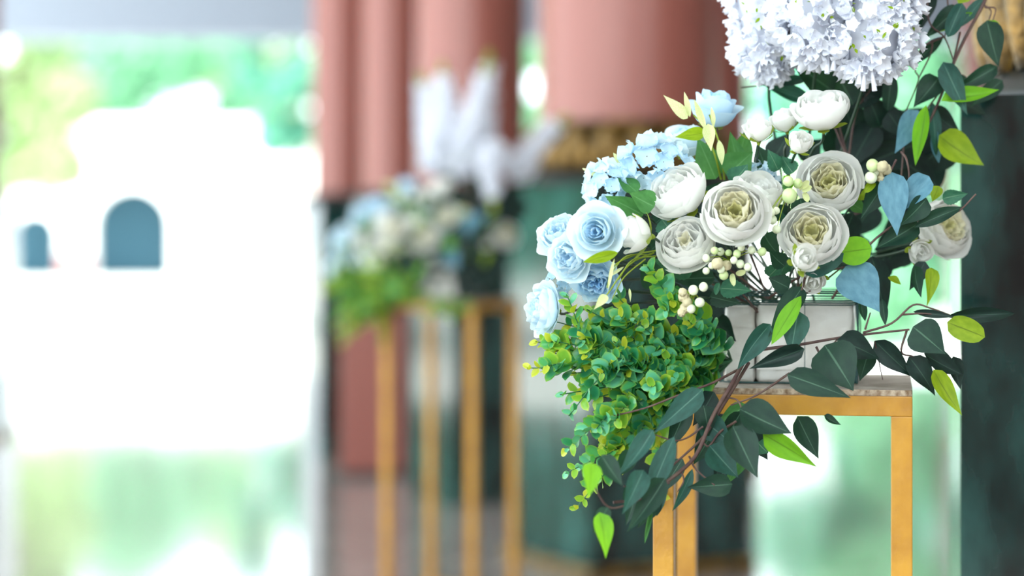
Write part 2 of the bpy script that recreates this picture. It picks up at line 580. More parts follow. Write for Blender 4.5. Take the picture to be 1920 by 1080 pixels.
tree('pale green tree at the far left of the bright opening', 20, 34, 2.4, 1.1, 5.5, 5200, 1, 1, lf=1.2)
tree('pale green tree above the left of the arcade', 180, 80, 4.4, 3.0, 7.0, 6500, 0, 2, lf=1.7)
tree('tree above the round dark arch', 330, 97, 5.2, 3.0, 8.0, 6000, 0, 33, lf=1.9)
tree('yellowish tree above the right end of the arcade', 450, 115, 6.4, 3.4, 9.0, 5000, 1, 4, lf=2.1)
tree('mint green tree beside the pink columns', 560, 46, 3.6, 1.1, 6.5, 4200, 2, 5, lf=1.2)
tree('mint green tree behind the right leg of the near stand', 1640, 30, 0.7, 1.5, 7.0, 7000, 2, 6)
tree('mint green tree between the near stand and the dark plinth', 1800, 26, 0.5, 1.4, 6.5, 6500, 0, 7)
tree('yellow-green tree behind the white lilac', 1700, 44, 1.5, 2.4, 7.5, 6000, 1, 8)
tree('unseen tree added beyond the open left side of the hall', -2290, 20, 1.7, 2.8, 4.6, 11000, 2, 11, lf=1.6)  # out of view, added to darken the reflection in the widest column's plinth
tree('second unseen tree added beyond the open left side', -1450, 27, 1.9, 2.8, 5.0, 8000, 0, 12, lf=1.6)  # also out of view, added to dim the plinth's leftward reflection
tree('pale tree in the gap beside the widest column', 985, 40, 0.8, 0.9, 7.0, 3600, 0, 9)

# ------------------------------------------------------------------ flower stand
AROT = math.radians(-10.3)
SC = Vector((0.370, 2.861, 0))          # centre of the near stand
SIDE = 0.30
LEGW = 0.0265
BT = 1.012                               # top of the board


def stand(label, matrix):
    t = thing('flower_stand', label, 'stand', matrix=matrix)
    h = SIDE / 2
    bd = 0.008
    zt = BT - bd
    lv, lf = box_data(-LEGW / 2, LEGW / 2, -LEGW / 2, LEGW / 2, 0, zt - 0.0255, 0.0015)
    lme = mesh_from('leg', lv, lf, smooth=False); lme.materials.append(M_GOLD)
    for sx in (-1, 1):
        for sy in (-1, 1):
            obj('leg', lme, None, t, Matrix.Translation((sx * h, sy * h, 0)))
    e = LEGW / 2
    for zz in (zt - 0.0255, 0.05):
        for s in (-1, 1):
            if zz > 0.5:
                box('rail', -h - e, h + e, s * h - e, s * h + e, zz, zz + 0.0255, M_GOLD, t, bev=0.0015)
                box('rail', s * h - e, s * h + e, -h + e, h - e, zz, zz + 0.0255, M_GOLD, t, bev=0.0015)
            else:
                box('rail', -h + e, h - e, s * h - e, s * h + e, zz, zz + 0.0255, M_GOLD, t, bev=0.0015)
                box('rail', s * h - e, s * h + e, -h + e, h - e, zz, zz + 0.0255, M_GOLD, t, bev=0.0015)
    o = box('top_board', -h - e, h + e, -h - e, h + e, zt, BT, M_BOARD, t, bev=0.001)
    o.data.materials.append(M_EDGE)
    for p in o.data.polygons:
        if abs(p.normal.z) < 0.5: p.material_index = 1
    return t


STAND_M = Matrix.Translation(SC) @ Matrix.Rotation(AROT, 4, 'Z')
near_stand = stand('ochre gold square-tube flower stand in front, with dusty white top board', STAND_M)

ARR = []      # the things of the near arrangement, repeated on the far stand


def arr(o):
    ARR.append(o)
    return o


# foam blocks in a wire basket
VC = Vector((cpx(1484, 2.86), 2.86, BT))          # centre of the basket foot
MB_ = Matrix.Translation(VC) @ Matrix.Rotation(AROT, 4, 'Z')
fo = arr(thing('foam_block', 'white plastic-wrapped foam block in the wire basket on the near stand, right of its seam', 'foam', matrix=MB_))
zf = px(152, 2.78)


def lump_box(name, x0, x1, y0, y1, z0, z1, n, seed, parent):
    import bmesh
    rr = random.Random(seed)
    bm = bmesh.new()
    bmesh.ops.create_cube(bm, size=1.0)
    bmesh.ops.bevel(bm, geom=bm.edges[:], offset=0.07, segments=3, affect='EDGES', profile=0.5)
    bmesh.ops.subdivide_edges(bm, edges=[e for e in bm.edges if e.calc_length() > 0.5], cuts=n, use_grid_fill=True)
    for w in bm.verts:
        c = w.co
        w.co = Vector(((x0 + x1) / 2 + c.x * (x1 - x0), (y0 + y1) / 2 + c.y * (y1 - y0), (z0 + z1) / 2 + c.z * (z1 - z0)))
        w.co += Vector((rr.uniform(-1, 1), rr.uniform(-1, 1), rr.uniform(-1, 1) if w.co.z > z0 + 0.01 else 0)) * 0.0012
    me = bpy.data.meshes.new(name); bm.to_mesh(me); bm.free()
    for p in me.polygons: p.use_smooth = True
    return obj(name, me, M_FOAM, parent)


lump_box('block', -0.042, 0.084, -0.085, 0.07, 0.001, zf, 5, 1, fo)
box('plastic_fold', -0.0405, 0.0825, -0.0872, -0.0862, zf * 0.18, zf * 0.24, M_FOAM, fo, bev=0.0004)
fo2 = arr(thing('foam_block', 'narrow white foam block at the left of the wire basket on the near stand', 'foam', matrix=MB_))
lump_box('block', -0.082, -0.044, -0.087, 0.068, 0.001, zf * 0.985, 4, 2, fo2)
box('plastic_fold', -0.0805, -0.0455, -0.0892, -0.0882, zf * 0.70, zf * 0.74, M_FOAM, fo2, bev=0.0004)

wb = arr(thing('wire_basket', 'dark green wire basket around the white foam on the near stand', 'basket', matrix=MB_))


def rrect(hx, hy, z, n=8, r=0.03):
    pts = []
    for cx, cy, a0 in ((hx - r, hy - r, 0), (-hx + r, hy - r, PI / 2), (-hx + r, -hy + r, PI), (hx - r, -hy + r, 3 * PI / 2)):
        for k in range(n):
            a = a0 + PI / 2 * k / (n - 1)
            pts.append(Vector((cx + r * math.cos(a), cy + r * math.sin(a) - 0.008, z)))
    return pts


for k in range(6):
    pts = rrect(0.0905 - 0.0016 * k, 0.094 - 0.0016 * k, zf * 0.985 + 0.0026 * k + (0.004 if k > 2 else 0))
    v, f = tube_data(pts, 0.0009, n=5, closed=True)
    obj('rim_wire', mesh_from('rim_wire', v, f), M_WIRE, wb)
for hx, zz in ((0.0885, 0.003),):
    v, f = tube_data(rrect(hx, 0.092, zz), 0.0011, n=5, closed=True)
    obj('foot_wire', mesh_from('foot_wire', v, f), M_WIRE, wb)
for (ax, ay) in ((-1, -1), (1, -1), (1, 1), (-1, 1)):
    for dd in (0.0, 0.006, 0.012):
        p = [Vector((ax * (0.0885 - dd * 0.3), ay * (0.080 - dd) - 0.008, 0.002)), Vector((ax * 0.0895, ay * (0.080 - dd) - 0.008, zf * 0.5)), Vector((ax * (0.0885 - dd * 0.2), ay * (0.080 - dd) - 0.008, zf + 0.010))]
        tube('upright_wire', p, 0.0011, 0.0011, M_WIRE, wb, n=5)
tube('upright_wire', [Vector((0.022, -0.1025, 0.003)), Vector((0.022, -0.1025, zf + 0.004))], 0.0006, 0.0006, M_WIRE, wb, n=5)

MOUTH = Vector((VC.x - 0.01, VC.y, BT + zf - 0.01))


def stem_to_mouth(parent, start, back, origin, inv, r=0.0018, material=None):
    m = MOUTH + Vector((R.uniform(-0.05, 0.04), R.uniform(-0.04, 0.02), 0))
    mid = start.lerp(m, 0.5) + back * 0.012 + Vector((0, 0.085, 0.01))
    pts = [inv @ start, inv @ (start + back * 0.010 + Vector((0, 0.02, -0.004))), inv @ (start.lerp(m, 0.12) + Vector((0, 0.06, 0))), inv @ mid, inv @ m]
    sc = inv.to_scale().x
    v, f = tube_data(catmull(pts, 4), r * sc, r * sc, 5)
    obj('stem', mesh_from('stem', v, f), material or M_STEM, parent)


# ------------------------------------------------------------------ roses
PET = {}


def petal_mesh(key, rb, rt, h, W, curl, ruf, close, seed, material, z0=-0.22, power=0.75, nu=10, nv=7):
    k = (key, seed, material.name)
    if k in PET: return PET[k]
    rr = random.Random(seed * 31 + len(key))
    ph, ph2, ph3 = rr.uniform(0, 6), rr.uniform(0, 6), rr.uniform(0, 6)

    def fn(u, v):
        uu = u * 2 - 1
        vv = v * (1 - 0.26 * abs(uu) ** 2.4 - 0.03 * math.sin(ph3 + uu * 6) * v)
        wid = W * (0.42 + 0.58 * math.sin(min(1.0, v * 1.2) * PI / 2))
        ang = uu * wid
        rho = rb + (rt - rb) * math.sin(min(1, vv) * PI / 2) ** power - close * vv ** 3
        e = max(0.0, vv - 0.62)
        rho += curl * e * e * 7
        z = h * vv ** 1.15 - curl * e * e * 3.2
        rho += ruf * vv ** 2 * (math.sin(3.3 * uu + ph) + 0.5 * math.sin(7.5 * uu + ph2))
        z += ruf * 0.55 * vv ** 3 * math.sin(6.0 * uu + ph3)
        rho += 0.02 * (abs(uu)) ** 2 * vv
        return Vector((rho * math.cos(ang), rho * math.sin(ang), z + z0))
    me = mesh_from('petal', *grid(nu, nv, fn))
    me.materials.append(material)
    PET[k] = me
    return me


#          n   rb    rt    h     W    curl   ruf   close
OPEN = [(4, .01, .10, .47, 1.3, 0.00, .026, .00, 2),
        (5, .02, .17, .49, 1.0, 0.00, .036, .01, 1),
        (6, .04, .24, .50, .90, 0.00, .036, .02, 1),
        (6, .06, .30, .51, .86, 0.00, .030, .03, 1),
        (5, .08, .40, .54, 1.05, 0.00, .022, .09, 0),
        (5, .09, .48, .50, 1.05, 0.00, .020, .12, 0),
        (5, .10, .55, .42, 1.05, 0.00, .018, .13, 0),
        (4, .10, .57, .30, 1.05, 0.03, .018, .04, 0)]
CUP = [(4, .02, .12, .50, 1.2, 0.0, .016, .03, 1),
       (5, .04, .22, .53, .95, 0.0, .018, .06, 0),
       (6, .06, .32, .56, .86, 0.0, .018, .09, 0),
       (6, .08, .42, .58, .84, 0.0, .016, .12, 0),
       (6, .09, .50, .56, .84, 0.0, .016, .12, 0),
       (5, .10, .53, .46, .80, 0.03, .016, .05, 0)]
BUD = [(3, .02, .14, .72, 1.4, 0.0, .010, .04, 1),
       (3, .05, .30, .74, 1.1, 0.0, .012, .09, 0),
       (3, .07, .40, .70, 1.1, 0.01, .012, .10, 0),
       (3, .08, .46, .58, .95, 0.06, .014, .04, 0)]
SPIRAL = [(3, .01, .08, .60, 1.7, 0.0, .004, .02, 1),
          (3, .03, .16, .62, 1.5, 0.01, .006, .04, 1),
          (4, .05, .25, .63, 1.2, 0.01, .008, .06, 0),
          (4, .07, .35, .62, 1.15, 0.02, .010, .08, 0),
          (4, .08, .44, .58, 1.1, 0.06, .014, .06, 0),
          (5, .09, .52, .44, .9, 0.12, .018, .0, 0)]
RUFFLE = [(5, .01, .10, .46, 1.1, 0.00, .040, .00, 1),
          (6, .02, .19, .48, .95, 0.00, .045, .03, 0),
          (6, .04, .29, .48, .86, 0.00, .045, .06, 0),
          (7, .06, .40, .44, .76, 0.00, .045, .09, 0),
          (8, .08, .49, .36, .66, 0.02, .045, .07, 0),
          (7, .09, .55, .22, .66, 0.05, .045, .00, 0)]


def calyx_mesh(n, z0, rad, ln, spread):
    verts, faces = [], []
    for k in range(n):
        a = 2 * PI * k / n + 0.3
        ca, sa = math.cos(a), math.sin(a)

        def fn(u, v):
            w = math.sin(PI * (v * 0.85 + 0.12)) * 0.11 if v < 1 else 0
            x = 0.03 + rad * math.sin(v * PI / 2) ** 0.8 + spread * v * v
            z = z0 - 0.03 + ln * v
            y = (u - 0.5) * 2 * w
            return Vector((x * ca - y * sa, x * sa + y * ca, z - 0.05 * (1 - (2 * u - 1) ** 2) * 0.3))
        v, f, _ = grid(2, 4, fn)
        i = len(verts)
        verts += v
        faces += [tuple(q + i for q in p) for p in f]
    # the hip under the petals
    v, f = lathe([(0.012, z0 - 0.16), (0.05, z0 - 0.12), (0.075, z0 - 0.05), (0.07, z0 + 0.02), (0.03, z0 + 0.05)], 10)
    i = len(verts)
    verts += [Vector(q) for q in v]
    faces += [tuple(q + i for q in p) for p in f]
    me = mesh_from('calyx', verts, faces)
    me.materials.append(M_SEPAL)
    return me


CALYX = {'open': calyx_mesh(5, -0.25, 0.18, 0.08, 0.10), 'cup': calyx_mesh(5, -0.25, 0.30, 0.10, 0.12), 'bud': calyx_mesh(5, -0.36, 0.46, 0.36, 0.10)}


def rose(name, label, x, y, z, d, axis, layers, mats, seed, cal='open', group=None, squash=1.0, stem=True, calyx=True):
    """d = width in pixels; axis = where the flower looks, (right, toward the camera, up)"""
    rr = random.Random(seed)
    ax = Vector((axis[0], -axis[1], axis[2])).normalized()
    q = ax.to_track_quat('Z', 'Y') @ Quaternion((0, 0, 1), rr.uniform(0, 6.28))
    s = px(d, z)
    Mx = Matrix.Translation(P(x, y, z)) @ q.to_matrix().to_4x4() @ Matrix.Diagonal((s, s, s * squash, 1))
    t = arr(thing(name, label, 'flower', matrix=Mx, group=group))
    z0 = {'open': -0.22, 'cup': -0.25, 'bud': -0.36}[cal]
    off = 0.0
    for li, (n, rb, rt, h, W, curl, ruf, close, mi) in enumerate(layers):
        off += rr.uniform(0.3, 0.9)
        for k in range(n):
            me = petal_mesh(str(id(layers)) + str(li), rb, rt, h, W, curl, ruf, close, rr.randrange(4), mats[mi], z0=z0, power=0.55)
            a = off + 2 * PI * k / n + rr.uniform(-0.12, 0.12)
            sc = rr.uniform(0.94, 1.06)
            L = Matrix.Rotation(a, 4, 'Z') @ Matrix.Rotation(rr.uniform(-1, 1) * (0.16 if li < 3 else 0.06), 4, 'Y') @ Matrix.Rotation(rr.uniform(-1, 1) * (0.2 if li < 3 else 0.05), 4, 'X') @ Matrix.Diagonal((sc, sc, sc * rr.uniform(.9, 1.06), 1))
            obj('petal', me, None, t, L)
    if calyx:
        obj('calyx', CALYX[cal], None, t)
    if stem:
        base = P(x, y, z) + ax * (z0 - 0.1) * s * squash
        stem_to_mouth(t, base, -ax, None, Mx.inverted())
    return t


WM = (M_WHITE, M_CREAM, M_YELLOWC)
W0 = (M_WHITE, M_WHITE, M_CREAM)
BM = (M_BLUE, M_BLUE_IN, M_BLUE_IN)
BP = (M_BLUE_PALE, M_BLUE, M_BLUE_IN)

rose('white_rose', 'plump white rose seen from the side, topmost, just under the white lilac', 1541, 212, 2.69, 106, (-0.15, 0.45, 0.9), CUP, W0, 1, 'cup')
rose('white_rose', 'open cream-hearted white rose on the upper right, beside the green berry sprig', 1556, 346, 2.70, 112, (-0.2, 1, 0.35), OPEN, WM, 2)
rose('white_rose', 'closed white rose leaning left, beside the pale blue hydrangea', 1275, 366, 2.66, 116, (-0.55, 0.55, 0.62), CUP, W0, 3, 'cup')
rose('white_rose', 'large open white rose in the centre of the near bouquet', 1378, 400, 2.585, 120, (-0.15, 1, 0.4), OPEN, WM, 4)
rose('white_rose', 'white rose low on the left, above the boxwood and beside the large open rose', 1288, 460, 2.62, 108, (-0.35, 1, 0.6), OPEN, W0, 5)
rose('white_rose', 'white rose half hidden behind the large open central rose', 1418, 366, 2.67, 98, (0.2, 0.5, 0.85), CUP, W0, 6, 'cup')
rose('white_rose', 'cream white rose with yellow heart, behind the lowest white bud', 1522, 440, 2.62, 114, (-0.2, 1, 0.35), OPEN, WM, 7)
rose('white_rose', 'white rose farthest right, in front of the dark plinth', 1768, 430, 2.80, 108, (0.35, 0.75, 0.35), OPEN, WM, 8)
rose('white_rose_bud', 'small white cupped rose between the blue rose and the topmost white rose', 1421, 244, 2.68, 60, (-0.1, 0.35, 0.9), BUD, W0, 9, 'bud')
rose('white_rose_bud', 'small white bud tucked under the topmost white rose', 1500, 268, 2.64, 52, (0.15, 0.75, 0.6), BUD, W0, 10, 'bud')
rose('white_rose_bud', 'pale half hidden bud left of the topmost white rose', 1470, 226, 2.72, 58, (-0.3, 0.4, 0.9), BUD, W0, 11, 'bud')
rose('white_rose_bud', 'white bud hanging in front of the yellow-hearted rose', 1508, 486, 2.555, 60, (0.25, 0.9, 0.25), BUD, W0, 12, 'bud')
rose('white_rose_bud', 'white bud just below the rose farthest right', 1725, 470, 2.74, 52, (0.2, 0.85, -0.2), BUD, W0, 13, 'bud')
rose('white_rose_bud', 'half open white bud with olive sepals, facing left beside the blue rose', 1190, 438, 2.60, 84, (-0.85, 0.35, 0.15), BUD, W0, 14, 'bud', stem=True)
rose('white_rose_bud', 'small white bud at the mouth of the wire basket', 1524, 526, 2.64, 54, (-0.1, 0.8, -0.3), BUD, W0, 15, 'bud')

rose('blue_rose', 'pale blue rose standing highest, against the red column', 1338, 214, 2.75, 84, (0.12, 0.25, 0.95), SPIRAL, BM, 21, 'open', squash=1.25)
rose('blue_rose', 'pale blue rose with spiral heart, left of the half open white bud', 1122, 434, 2.60, 92, (-0.35, 1, 0.05), SPIRAL, BP, 22)
rose('blue_ruffled_flower', 'ruffled pale blue flower uppermost on the left rim of the near bouquet', 1048, 440, 2.66, 84, (-0.35, 0.75, 0.55), RUFFLE, BP, 23)
rose('blue_ruffled_flower', 'ruffled pale blue flower just below the spiral blue rose', 1068, 484, 2.62, 80, (-0.5, 0.9, -0.05), RUFFLE, BP, 24)
rose('blue_ruffled_flower', 'blue ruffled flower low behind the pale grassy sprig', 1118, 526, 2.64, 78, (-0.2, 0.9, -0.3), RUFFLE, BM, 25)
rose('blue_ruffled_flower', 'blue ruffled flower farthest left, seen from its edge', 1018, 580, 2.66, 96, (-0.9, 0.45, 0.1), RUFFLE, BP, 26)
rose('blue_rose', 'pale blue rose half hidden above the hydrangea', 1285, 272, 2.78, 80, (-0.2, 0.4, 0.9), SPIRAL, BP, 27, squash=1.1)


# ------------------------------------------------------------------ hydrangea and lilac florets
def floret_mesh(name, n, material, cup=0.25, pw=0.62, notch=0.14, nu=4, nv=4, seed=0):
    rr = random.Random(seed)
    verts, faces = [], []
    for k in range(n):
        a = 2 * PI * k / n
        ca, sa = math.cos(a), math.sin(a)
        tilt = rr.uniform(-0.12, 0.12)

        def fn(u, v):
            w = math.sin(PI * min(1, v * 0.78 + 0.12)) ** 0.8 * pw
            r = 0.02 + 0.5 * v * (1 - notch * abs(2 * u - 1) ** 2 * v)
            y = (u - 0.5) * w * 0.95
            z = cup * v * v + 0.10 * (2 * u - 1) ** 2 * v + tilt * (2 * u - 1) * v
            return Vector((r * ca - y * sa, r * sa + y * ca, z))
        v, f, _ = grid(nu, nv, fn)
        i = len(verts)
        verts += v
        faces += [tuple(q + i for q in p) for p in f]
    me = mesh_from(name, verts, faces)
    me.materials.append(material)
    return me


HYD = [floret_mesh('floret', 4, m, cup, 0.86, notch=0.42, nu=6, nv=5, seed=s) for s, (m, cup) in enumerate(((M_BLUE, 0.15), (M_BLUE_PALE, 0.22), (M_BLUE, 0.3)))]
LIL = [floret_mesh('floret', 5, M_LILAC, cup, 0.54, notch=0.26, nu=4, nv=3, seed=s + 5) for s, cup in enumerate((0.22, 0.4, 0.55))]


def orient(nrm, spin):
    return (nrm.normalized().to_track_quat('Z', 'Y') @ Quaternion((0, 0, 1), spin)).to_matrix().to_4x4()


def hydrangea(label, x, y, z, w, h, n, fd, seed):
    rr = random.Random(seed)
    c = P(x, y, z)
    t = arr(thing('blue_hydrangea', label, 'flower', c))
    a, b, d = px(w, z) / 2, px(h, z) / 2, px(min(w, h), z) / 2
    for k in range(n):
        g = k * 2.39996
        zz = 1 - (k + 0.5) / n * 1.45
        rad = math.sqrt(max(0, 1 - zz * zz))
        dirv = Vector((rad * math.cos(g), -zz, rad * math.sin(g)))
        p = Vector((dirv.x * a, dirv.y * d, dirv.z * b)) * rr.uniform(0.85, 1.05)
        s = px(fd, z) * rr.uniform(0.85, 1.15)
        nrm = dirv + Vector((rr.uniform(-.35, .35), rr.uniform(-.3, .3), rr.uniform(-.2, .4)))
        L = Matrix.Translation(p) @ orient(nrm, rr.uniform(0, 6)) @ Matrix.Diagonal((s, s, s, 1))
        obj('floret', rr.choice(HYD), None, t, L)
    m = MOUTH - c
    v, f = tube_data(catmull([Vector((0, 0.01, -0.005)), m * 0.5 + Vector((0, 0.02, 0)), m], 4), 0.002, 0.002, 5)
    obj('stem', mesh_from('stem', v, f), M_STEM, t)


hydrangea('pale blue hydrangea head above the closed white rose', 1228, 305, 2.70, 112, 76, 20, 44, 41)
hydrangea('pale blue hydrangea head on the upper left rim, over the round green leaves', 1136, 350, 2.70, 66, 84, 18, 38, 42)
hydrangea('small cluster of blue florets behind the large open central rose', 1420, 330, 2.74, 60, 32, 9, 34, 43)
hydrangea('small blue florets between the leftmost ruffled flowers', 1046, 528, 2.69, 34, 50, 8, 28, 44)


def lilac(label, pts, z, r_px, n, fd, seed, buds=3, near=True):
    rr = random.Random(seed)
    pw = [P(a, b, z + dz) for a, b, dz in pts]
    o = pw[0]
    t = thing('white_lilac', label, 'flower', o, None if near else 'far bouquet: white lilacs')
    if near: arr(t)
    path = catmull([p - o for p in pw], 10)
    m = len(path)

    def prof(u):
        return max(0.12, min(1.0, (u / 0.16) ** 0.5) * (1 - 0.62 * max(0, u - 0.12) ** 1.1))
    rad = px(r_px, z)
    for k in range(n):
        u = ((k + rr.random()) / n) ** 1.15
        i = min(m - 2, int(u * (m - 1)))
        p = path[i].lerp(path[i + 1], u * (m - 1) - i)
        tg = (path[i + 1] - path[i]).normalized()
        a = k * 2.39996 + rr.uniform(-.3, .3)
        e1 = tg.orthogonal().normalized(); e2 = tg.cross(e1)
        out = e1 * math.cos(a) + e2 * math.sin(a)
        r = rad * prof(u) * rr.uniform(0.72, 1.08)
        s = px(fd, z) * (1 - 0.35 * u) * rr.uniform(0.8, 1.2)
        nrm = out + tg * (rr.uniform(-0.5, 0.3) - max(0, 0.16 - u) * 5) + Vector((rr.uniform(-.4, .4), rr.uniform(-.4, .4), rr.uniform(-.4, .4)))
        L = Matrix.Translation(p + out * r) @ orient(nrm, rr.uniform(0, 6)) @ Matrix.Diagonal((s, s, s, 1))
        obj('floret', rr.choice(LIL), None, t, L)
    v, f = tube_data(path, [rad * 0.66 * prof(i / (m - 1)) for i in range(m)], None, 10)
    obj('spike_core', mesh_from('spike_core', v, f), M_LILAC, t)
    if near:
        # unopened buds: narrow white clubs hanging at the foot, green bracts between the florets
        for k in range(buds):
            b0 = path[0] + Vector((rr.uniform(-.03, .03), -rad * 0.5 + rr.uniform(-.005, .005), rr.uniform(0.0, .012)))
            b1 = b0 + Vector((rr.uniform(-.006, .006), -0.003, -0.026))
            v, f = tube_data(catmull([b0, b0.lerp(b1, .5), b1], 3), 0.0016, 0.0034, 7)
            obj('bud', mesh_from('bud', v, f), M_LILAC, t)
        for k in range(16):
            u = rr.uniform(0.05, 0.5)
            i = int(u * (m - 1))
            a = rr.uniform(0, 2 * PI)
            p = path[i] + Vector((math.cos(a) * 0.8, -abs(math.sin(a)) - 0.3, 0)).normalized() * rad * prof(u) * 1.0
            add_leaf(t, Vector((0, 0, 0)), p, p + Vector((rr.uniform(-.008, .008), -.006, rr.uniform(-.008, .008))), 0.004, 'long', 'o', name='bract')
    v, f = tube_data([path[-1], path[-1] + (path[-1] - path[-3]).normalized() * 0.045], 0.012, 0.007, 6)
    obj('tip', mesh_from('tip', v, f), M_SEPAL, t)
    if near:
        mm = MOUTH + Vector((0.02, 0.02, 0)) - o
        v, f = tube_data(catmull([path[0], path[0] + Vector((0, 0.06, -0.03)), mm * 0.5 + Vector((0.01, 0.10, 0)), mm], 4), 0.0022, 0.0022, 5)
        obj('stem', mesh_from('stem', v, f), M_STEM, t)


lilac('white lilac spike leaning left, in front of the red column', [(1452, 136, 0.0), (1426, 40, 0.0), (1392, -90, 0.02), (1352, -240, 0.05)], 2.80, 62, 240, 36, 51, 0)
lilac('white lilac spike in the middle, hanging over the dark leaves', [(1538, 108, 0), (1532, 10, 0), (1520, -110, 0.0), (1500, -300, 0.02)], 2.74, 82, 290, 40, 52, 2)
lilac('white lilac spike on the right, lowest and nearest the hanging vine', [(1626, 136, 0), (1640, 40, 0.0), (1664, -70, 0.0), (1700, -290, 0.04)], 2.72, 88, 300, 40, 53, 3)
lilac('white lilac spike behind, between the middle and the right one', [(1600, 70, 0), (1600, -30, 0.02), (1606, -150, 0.04), (1612, -320, 0.06)], 2.86, 70, 130, 36, 54, 0)


# ------------------------------------------------------------------ big-leaved vines, leaf by leaf
def branch(name, label, origin, stems, leaves, z, cat='foliage', stem_mat=None, sr=0.0016, copy=True):
    """stems: lists of (x, y, dz); leaves: (base x, y, tip x, y, width, colour, kind, dz base, dz tip)"""
    o = P(origin[0], origin[1], z + origin[2])
    t = thing(name, label, cat, o)
    if copy: arr(t)
    for s in stems:
        rad = sr
        if isinstance(s, tuple): rad, s = s
        tube('twig', [P(a, b, z + c) for a, b, c in s], rad, rad * 0.6, stem_mat or M_TWIG, t, origin=o)
    for L in leaves:
        bx, by, tx, ty, w, c, k = L[:7]
        d0, d1 = (L[7], L[8]) if len(L) > 8 else (R.uniform(-.012, .012), R.uniform(-.02, .012))
        add_leaf(t, o, P(bx, by, z + d0), P(tx, ty, z + d1), px(w, z) * 1.04, k, c)
    return t


branch('broad_leaf_spray', 'dark broad leaves arching out under the white lilac', (1590, 230, 0),
       [[(1590, 300, 0), (1560, 200, 0), (1500, 130, 0)], [(1590, 300, 0), (1610, 200, 0), (1670, 130, 0)], [(1590, 300, 0), (1545, 190, 0), (1515, 152, 0), (1450, 158, 0), (1390, 164, 0)]],
       [(1560, 172, 1472, 104, 56, 'd', 'ficus', .0, -.02), (1500, 112, 1438, 140, 24, 'd', 'long'), (1520, 148, 1424, 158, 26, 't', 'long'),
        (1520, 192, 1424, 158, 30, 't', 'long'), (1600, 196, 1556, 112, 64, 'd', 'ficus'), (1588, 204, 1694, 112, 62, 'k', 'ficus', .01, .02),
        (1664, 208, 1672, 138, 30, 'd', 'round'), (1652, 238, 1622, 168, 50, 'k', 'ficus'), (1600, 240, 1570, 170, 60, 'k', 'ficus', .04, .04),
        (1640, 190, 1596, 130, 60, 'k', 'ficus', .05, .05), (1665, 210, 1700, 260, 46, 'k', 'ficus')], 2.84)

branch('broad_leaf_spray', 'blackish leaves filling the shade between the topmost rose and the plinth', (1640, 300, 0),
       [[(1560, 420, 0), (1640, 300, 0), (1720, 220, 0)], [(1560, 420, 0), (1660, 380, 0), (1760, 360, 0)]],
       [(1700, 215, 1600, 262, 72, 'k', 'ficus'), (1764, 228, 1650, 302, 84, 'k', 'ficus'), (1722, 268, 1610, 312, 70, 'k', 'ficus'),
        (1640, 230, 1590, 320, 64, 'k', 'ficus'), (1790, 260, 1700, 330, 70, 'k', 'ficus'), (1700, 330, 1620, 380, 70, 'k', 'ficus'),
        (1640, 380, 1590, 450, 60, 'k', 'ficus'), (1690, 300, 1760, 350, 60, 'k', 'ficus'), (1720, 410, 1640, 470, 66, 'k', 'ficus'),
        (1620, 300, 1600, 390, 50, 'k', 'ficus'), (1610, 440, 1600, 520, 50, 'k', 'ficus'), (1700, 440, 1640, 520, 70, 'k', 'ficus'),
        (1660, 480, 1625, 545, 50, 'k', 'ficus'), (1760, 220, 1720, 290, 60, 'k', 'ficus'), (1560, 300, 1600, 210, 70, 'k', 'ficus', .03, .03), (1640, 330, 1560, 290, 70, 'k', 'ficus', .05, .05), (1680, 260, 1760, 200, 70, 'k', 'ficus', .05, .05), (1620, 250, 1680, 180, 60, 'k', 'ficus', .03, .03), (1740, 300, 1680, 240, 80, 'k', 'ficus', .06, .06), (1600, 330, 1650, 260, 70, 'k', 'ficus', .06, .06), (1720, 350, 1780, 290, 60, 'k', 'ficus', .06, .06), (1590, 400, 1650, 330, 70, 'k', 'ficus', .06, .06), (1680, 400, 1740, 340, 70, 'k', 'ficus', .06, .06), (1560, 500, 1620, 440, 70, 'k', 'ficus', .05, .05), (1670, 500, 1700, 430, 70, 'k', 'ficus', .05, .05), (1500, 300, 1540, 260, 50, 'k', 'ficus', .0, .0), (1450, 300, 1480, 250, 50, 'k', 'ficus', -.05, -.05), (1800, 190, 1850, 215, 40, 'k', 'ficus'), (1600, 260, 1570, 300, 50, 'k', 'ficus')], 2.90)

